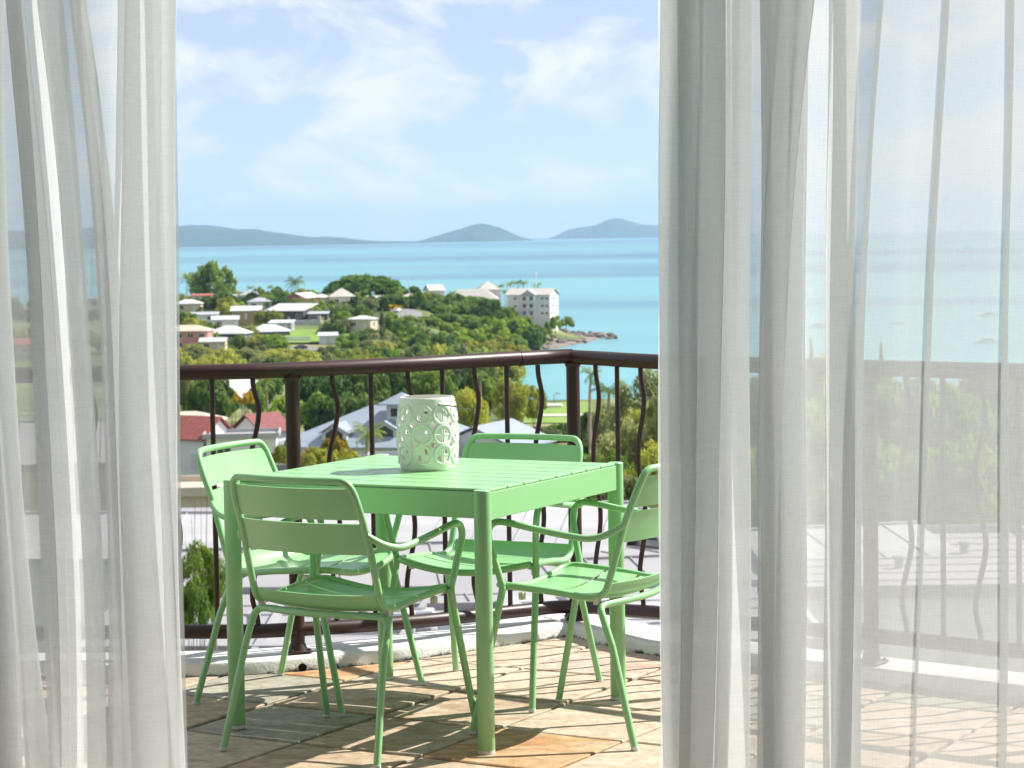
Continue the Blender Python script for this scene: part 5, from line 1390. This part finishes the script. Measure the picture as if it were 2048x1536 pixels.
# town belt just below the top rail
band([(360, 748), (400, 756), (440, 760)], 410, 430, 7, 44, 66, ['round', 'open'], ['dark', 'mid', 'olive'], "dark grey green tree beyond the beige roof", "trees beyond the beige roof", 8)
band([(440, 752), (470, 760), (520, 765), (550, 756)], 520, 545, 7, 34, 52, ['round'], ['mid', 'bright'], "green tree behind the shade sail", "trees behind the shade sail", 8)
tree(462, 778, 455, 30, 'bush', 'gold', "yellow flowering tree below the shade sail", "yellow flowering trees below the shade sail"); tree(495, 780, 455, 28, 'bush', 'gold', "yellow flowering tree below the shade sail", "yellow flowering trees below the shade sail")
band([(560, 800), (580, 790), (545, 815)], 400, 420, 5, 46, 64, ['round'], ['mid', 'bright', 'dark'], "green tree behind the maroon roof", "trees behind the maroon roof", 8)
band([(610, 752), (660, 742), (720, 742), (780, 744)], 440, 480, 12, 60, 96, ['round', 'open'], ['dark', 'mid', 'bright'], "large dense tree behind the dormer roof", "large trees behind the dormer roof", 10)
band([(620, 790), (680, 785), (760, 780)], 390, 420, 7, 54, 80, ['round'], ['dark', 'mid'], "large dark tree just behind the dormer roof", "dark trees just behind the dormer roof", 8)
band([(800, 742), (860, 748), (900, 745)], 440, 470, 8, 50, 76, ['round', 'open'], ['mid', 'bright', 'dark'], "leafy tree above the lantern rim", "leafy trees above the lantern rim", 8)
band([(910, 752), (950, 748), (990, 752)], 430, 470, 6, 38, 56, ['round', 'tall'], ['mid', 'dark'], "leafy tree beside the inlet", "leafy trees beside the inlet", 8)
tree(936, 776, 390, 78, 'round', 'yellow', "rounded yellow green tree behind the lantern handle", fine=True)
tree(1022, 758, 400, 62, 'open', 'yellow', "loose yellow green tree in front of the inlet", fine=True); tree(1064, 772, 405, 46, 'open', 'yellow', "slender yellow green tree next to the inlet", fine=True)
band([(1075, 850), (1110, 846), (1150, 842)], 420, 450, 7, 36, 52, ['bush', 'round'], ['olive', 'mid'], "low olive shrub on the foreshore", "low shrubs on the foreshore", 6)
band([(1170, 825), (1200, 822), (1240, 815)], 330, 350, 5, 50, 70, ['round', 'open'], ['olive', 'mid'], "grey green tree beside the swimming pool", "trees beside the swimming pool", 8)
tree(1300, 752, 215, 120, 'open', 'olive', "big loose grey green gum tree beyond the railing corner", fine=True)
tree(1345, 790, 190, 150, 'open', 'yellow', "big loose yellow green tree at the curtain edge", fine=True)
tree(1262, 850, 180, 130, 'open', 'olive', "loose olive tree behind the straight baluster", fine=True)
tree(1215, 900, 172, 90, 'open', 'mid', "loose green tree behind the table corner", fine=True)
tree(1310, 900, 160, 150, 'open', 'yellow', "loose yellow green tree beside the hidden armchair", fine=True)
tree(1255, 965, 150, 120, 'open', 'olive', "loose olive shrub tree behind the far armchair", fine=True)
band([(1400, 760), (1500, 770), (1640, 735), (1760, 745), (1900, 765), (2080, 750)], 170, 215, 16, 130, 200, ['round', 'open'], ['mid', 'bright', 'olive', 'dark'], "leafy green tree seen through the sheer curtain", "trees seen through the sheer curtain", 16)
band([(1400, 880), (1640, 900), (1900, 880), (2080, 900)], 140, 160, 12, 140, 200, ['bush', 'round'], ['mid', 'bright', 'dark'], "leafy green shrub seen low through the sheer curtain", "shrubs seen low through the sheer curtain", 20)
tree(1622, 676, 240, 30, 'pine', 'olive', "slim pine top above the railing behind the curtain gap")
tree(1722, 672, 240, 26, 'pine', 'olive', "slim pine above the railing behind the sheer curtain", "slim pines above the railing"); tree(1762, 690, 245, 26, 'pine', 'olive', "slim pine above the railing behind the sheer curtain", "slim pines above the railing")
band([(615, 905), (660, 885), (700, 900), (730, 915)], 176, 190, 7, 50, 76, ['bush', 'open'], ['yellow', 'gold', 'yellow'], "golden green shrub in front of the blue grey roof", "golden shrubs in front of the blue grey roof", 8)
band([(560, 880), (585, 890), (545, 905)], 190, 200, 4, 44, 60, ['open', 'bush'], ['olive', 'yellow'], "thin olive shrub beside the post", "thin olive shrubs beside the post", 8)
tree(395, 1095, 66, 100, 'open', 'mid', "tall leafy shrub rising behind the white awning", fine=True); tree(375, 1165, 62, 80, 'open', 'mid', "lower leafy shrub close below the balcony", fine=True)
band([(0, 930), (100, 960), (200, 900), (300, 940)], 230, 260, 7, 70, 110, ['round'], ['mid', 'dark'], "green town tree behind the bunched curtain", "town trees behind the bunched curtain", 20)
tree(885, 1030, 150, 70, 'bush', 'bright', "green shrub behind the orange board"); tree(560, 1140, 112, 60, 'bush', 'yellow', "yellow green shrub between the pale roofs")
HOUSES = [(o.location.x, o.location.y) for o in bpy.data.objects if o.get("category") in ("house", "building") and o.location.y > 600]
HN = [(o.location.x, o.location.y, o["label"]) for o in bpy.data.objects if o.get("category") in ("house", "building") and o.location.y > 600]
fr = random.Random(77); made = 0
while made < 170:
    D = fr.uniform(770, 1040); px = fr.uniform(300, 1085); x = (px - 1024) / FPX * D
    if D > 632 and lerp_table(XC, D) - x < 14: continue
    if any(abs(x - hx) < 9 and -12 < D - hy < 7 for hx, hy in HOUSES): continue
    if 545 < px < 725 and 770 < D < 850: continue
    if 765 < px < 850 and 845 < D < 910: continue
    gz = ground_z(x, D); hgt = fr.uniform(2.5, 6.0); py = 461 + (EYE - gz - hgt) / D * FPX - (px - 1290) * ROLL
    w_ = fr.uniform(3.5, 6.5) * 2 * FPX / D / 1.22
    P_ = at(px, py, D)
    fo = fr.choice(['mid', 'dark', 'mid', 'bright', 'yellow', 'olive'])
    kd = fr.choice(['bush', 'bush', 'round'])
    nh = min(HN, key=lambda q: (q[0] - x) ** 2 + (q[1] - D) ** 2); sh_ = re.split(r" (?:with|beside|behind|below|next|above|near|on|in|at|among|beneath) ", nh[2])[0]
    lab = TINT[fo] + (" rounded tree" if kd == 'round' else " low shrub") + " near the " + sh_
    tree(px, py, D, w_, kd, fo, lab, "garden plants near the " + sh_)
    made += 1
# palms
palm(436, 566, 935, 46, "garden palm with a stout pale trunk below the round tree")
palm(372, 548, 950, 34, "slim palm at the edge of the tall round tree", "slim palms by the round tree"); palm(384, 572, 945, 26, "slim palm at the edge of the tall round tree", "slim palms by the round tree")
palm(590, 555, 970, 52, "bushy coconut palm standing against the sea")
for px, py in ((500, 572), (541, 570), (560, 580)): palm(px, py, 965, 22, "small shoreline palm between the white masts", "small shoreline palms")
palm(715, 584, 880, 20, "tall twin palm with a pale trunk above the white hip roof", "twin palms above the white hip roof"); palm(724, 592, 880, 20, "tall twin palm with a pale trunk above the white hip roof", "twin palms above the white hip roof")
for px, py in ((1000, 568), (1020, 563), (1035, 560), (1046, 562), (1074, 566), (1010, 580)): palm(px, py, 1022, 26, "palm with feathery top beside the apartment block roof", "palms beside the apartment block")
for px, py in ((800, 580), (830, 585), (905, 582), (880, 590)): palm(px, py, 950, 24, "palm top poking out of the resort trees", "palms in the resort trees")
palm(530, 750, 420, 62, "palm with drooping fronds behind the maroon roof")
palm(736, 850, 205, 88, "young palm in front of the dormer windows")
palm(1182, 736, 330, 56, "tall slim palm against the inlet water beside the corner post"); palm(1218, 762, 300, 100, "coconut palm with long hanging fronds beyond the corner post")
palm(960, 742, 440, 40, "palm between the leafy trees beside the inlet")

# ---- the air
hz = MB(); hz.box(-9500, -60, SEA - 9, 9500, 30500, 330)
hm = bpy.data.materials.new("thin_sea_air"); hm.use_nodes = True; t = hm.node_tree; t.nodes.clear()
ho = t.nodes.new("ShaderNodeOutputMaterial"); hv = t.nodes.new("ShaderNodeVolumePrincipled")
hv.inputs["Color"].default_value = (0.45, 0.72, 1.0, 1); hv.inputs["Density"].default_value = 4.0e-5; hv.inputs["Anisotropy"].default_value = 0.1
t.links.new(hv.outputs[0], ho.inputs["Volume"])
tag(hz.build("haze", hm), kind="stuff")
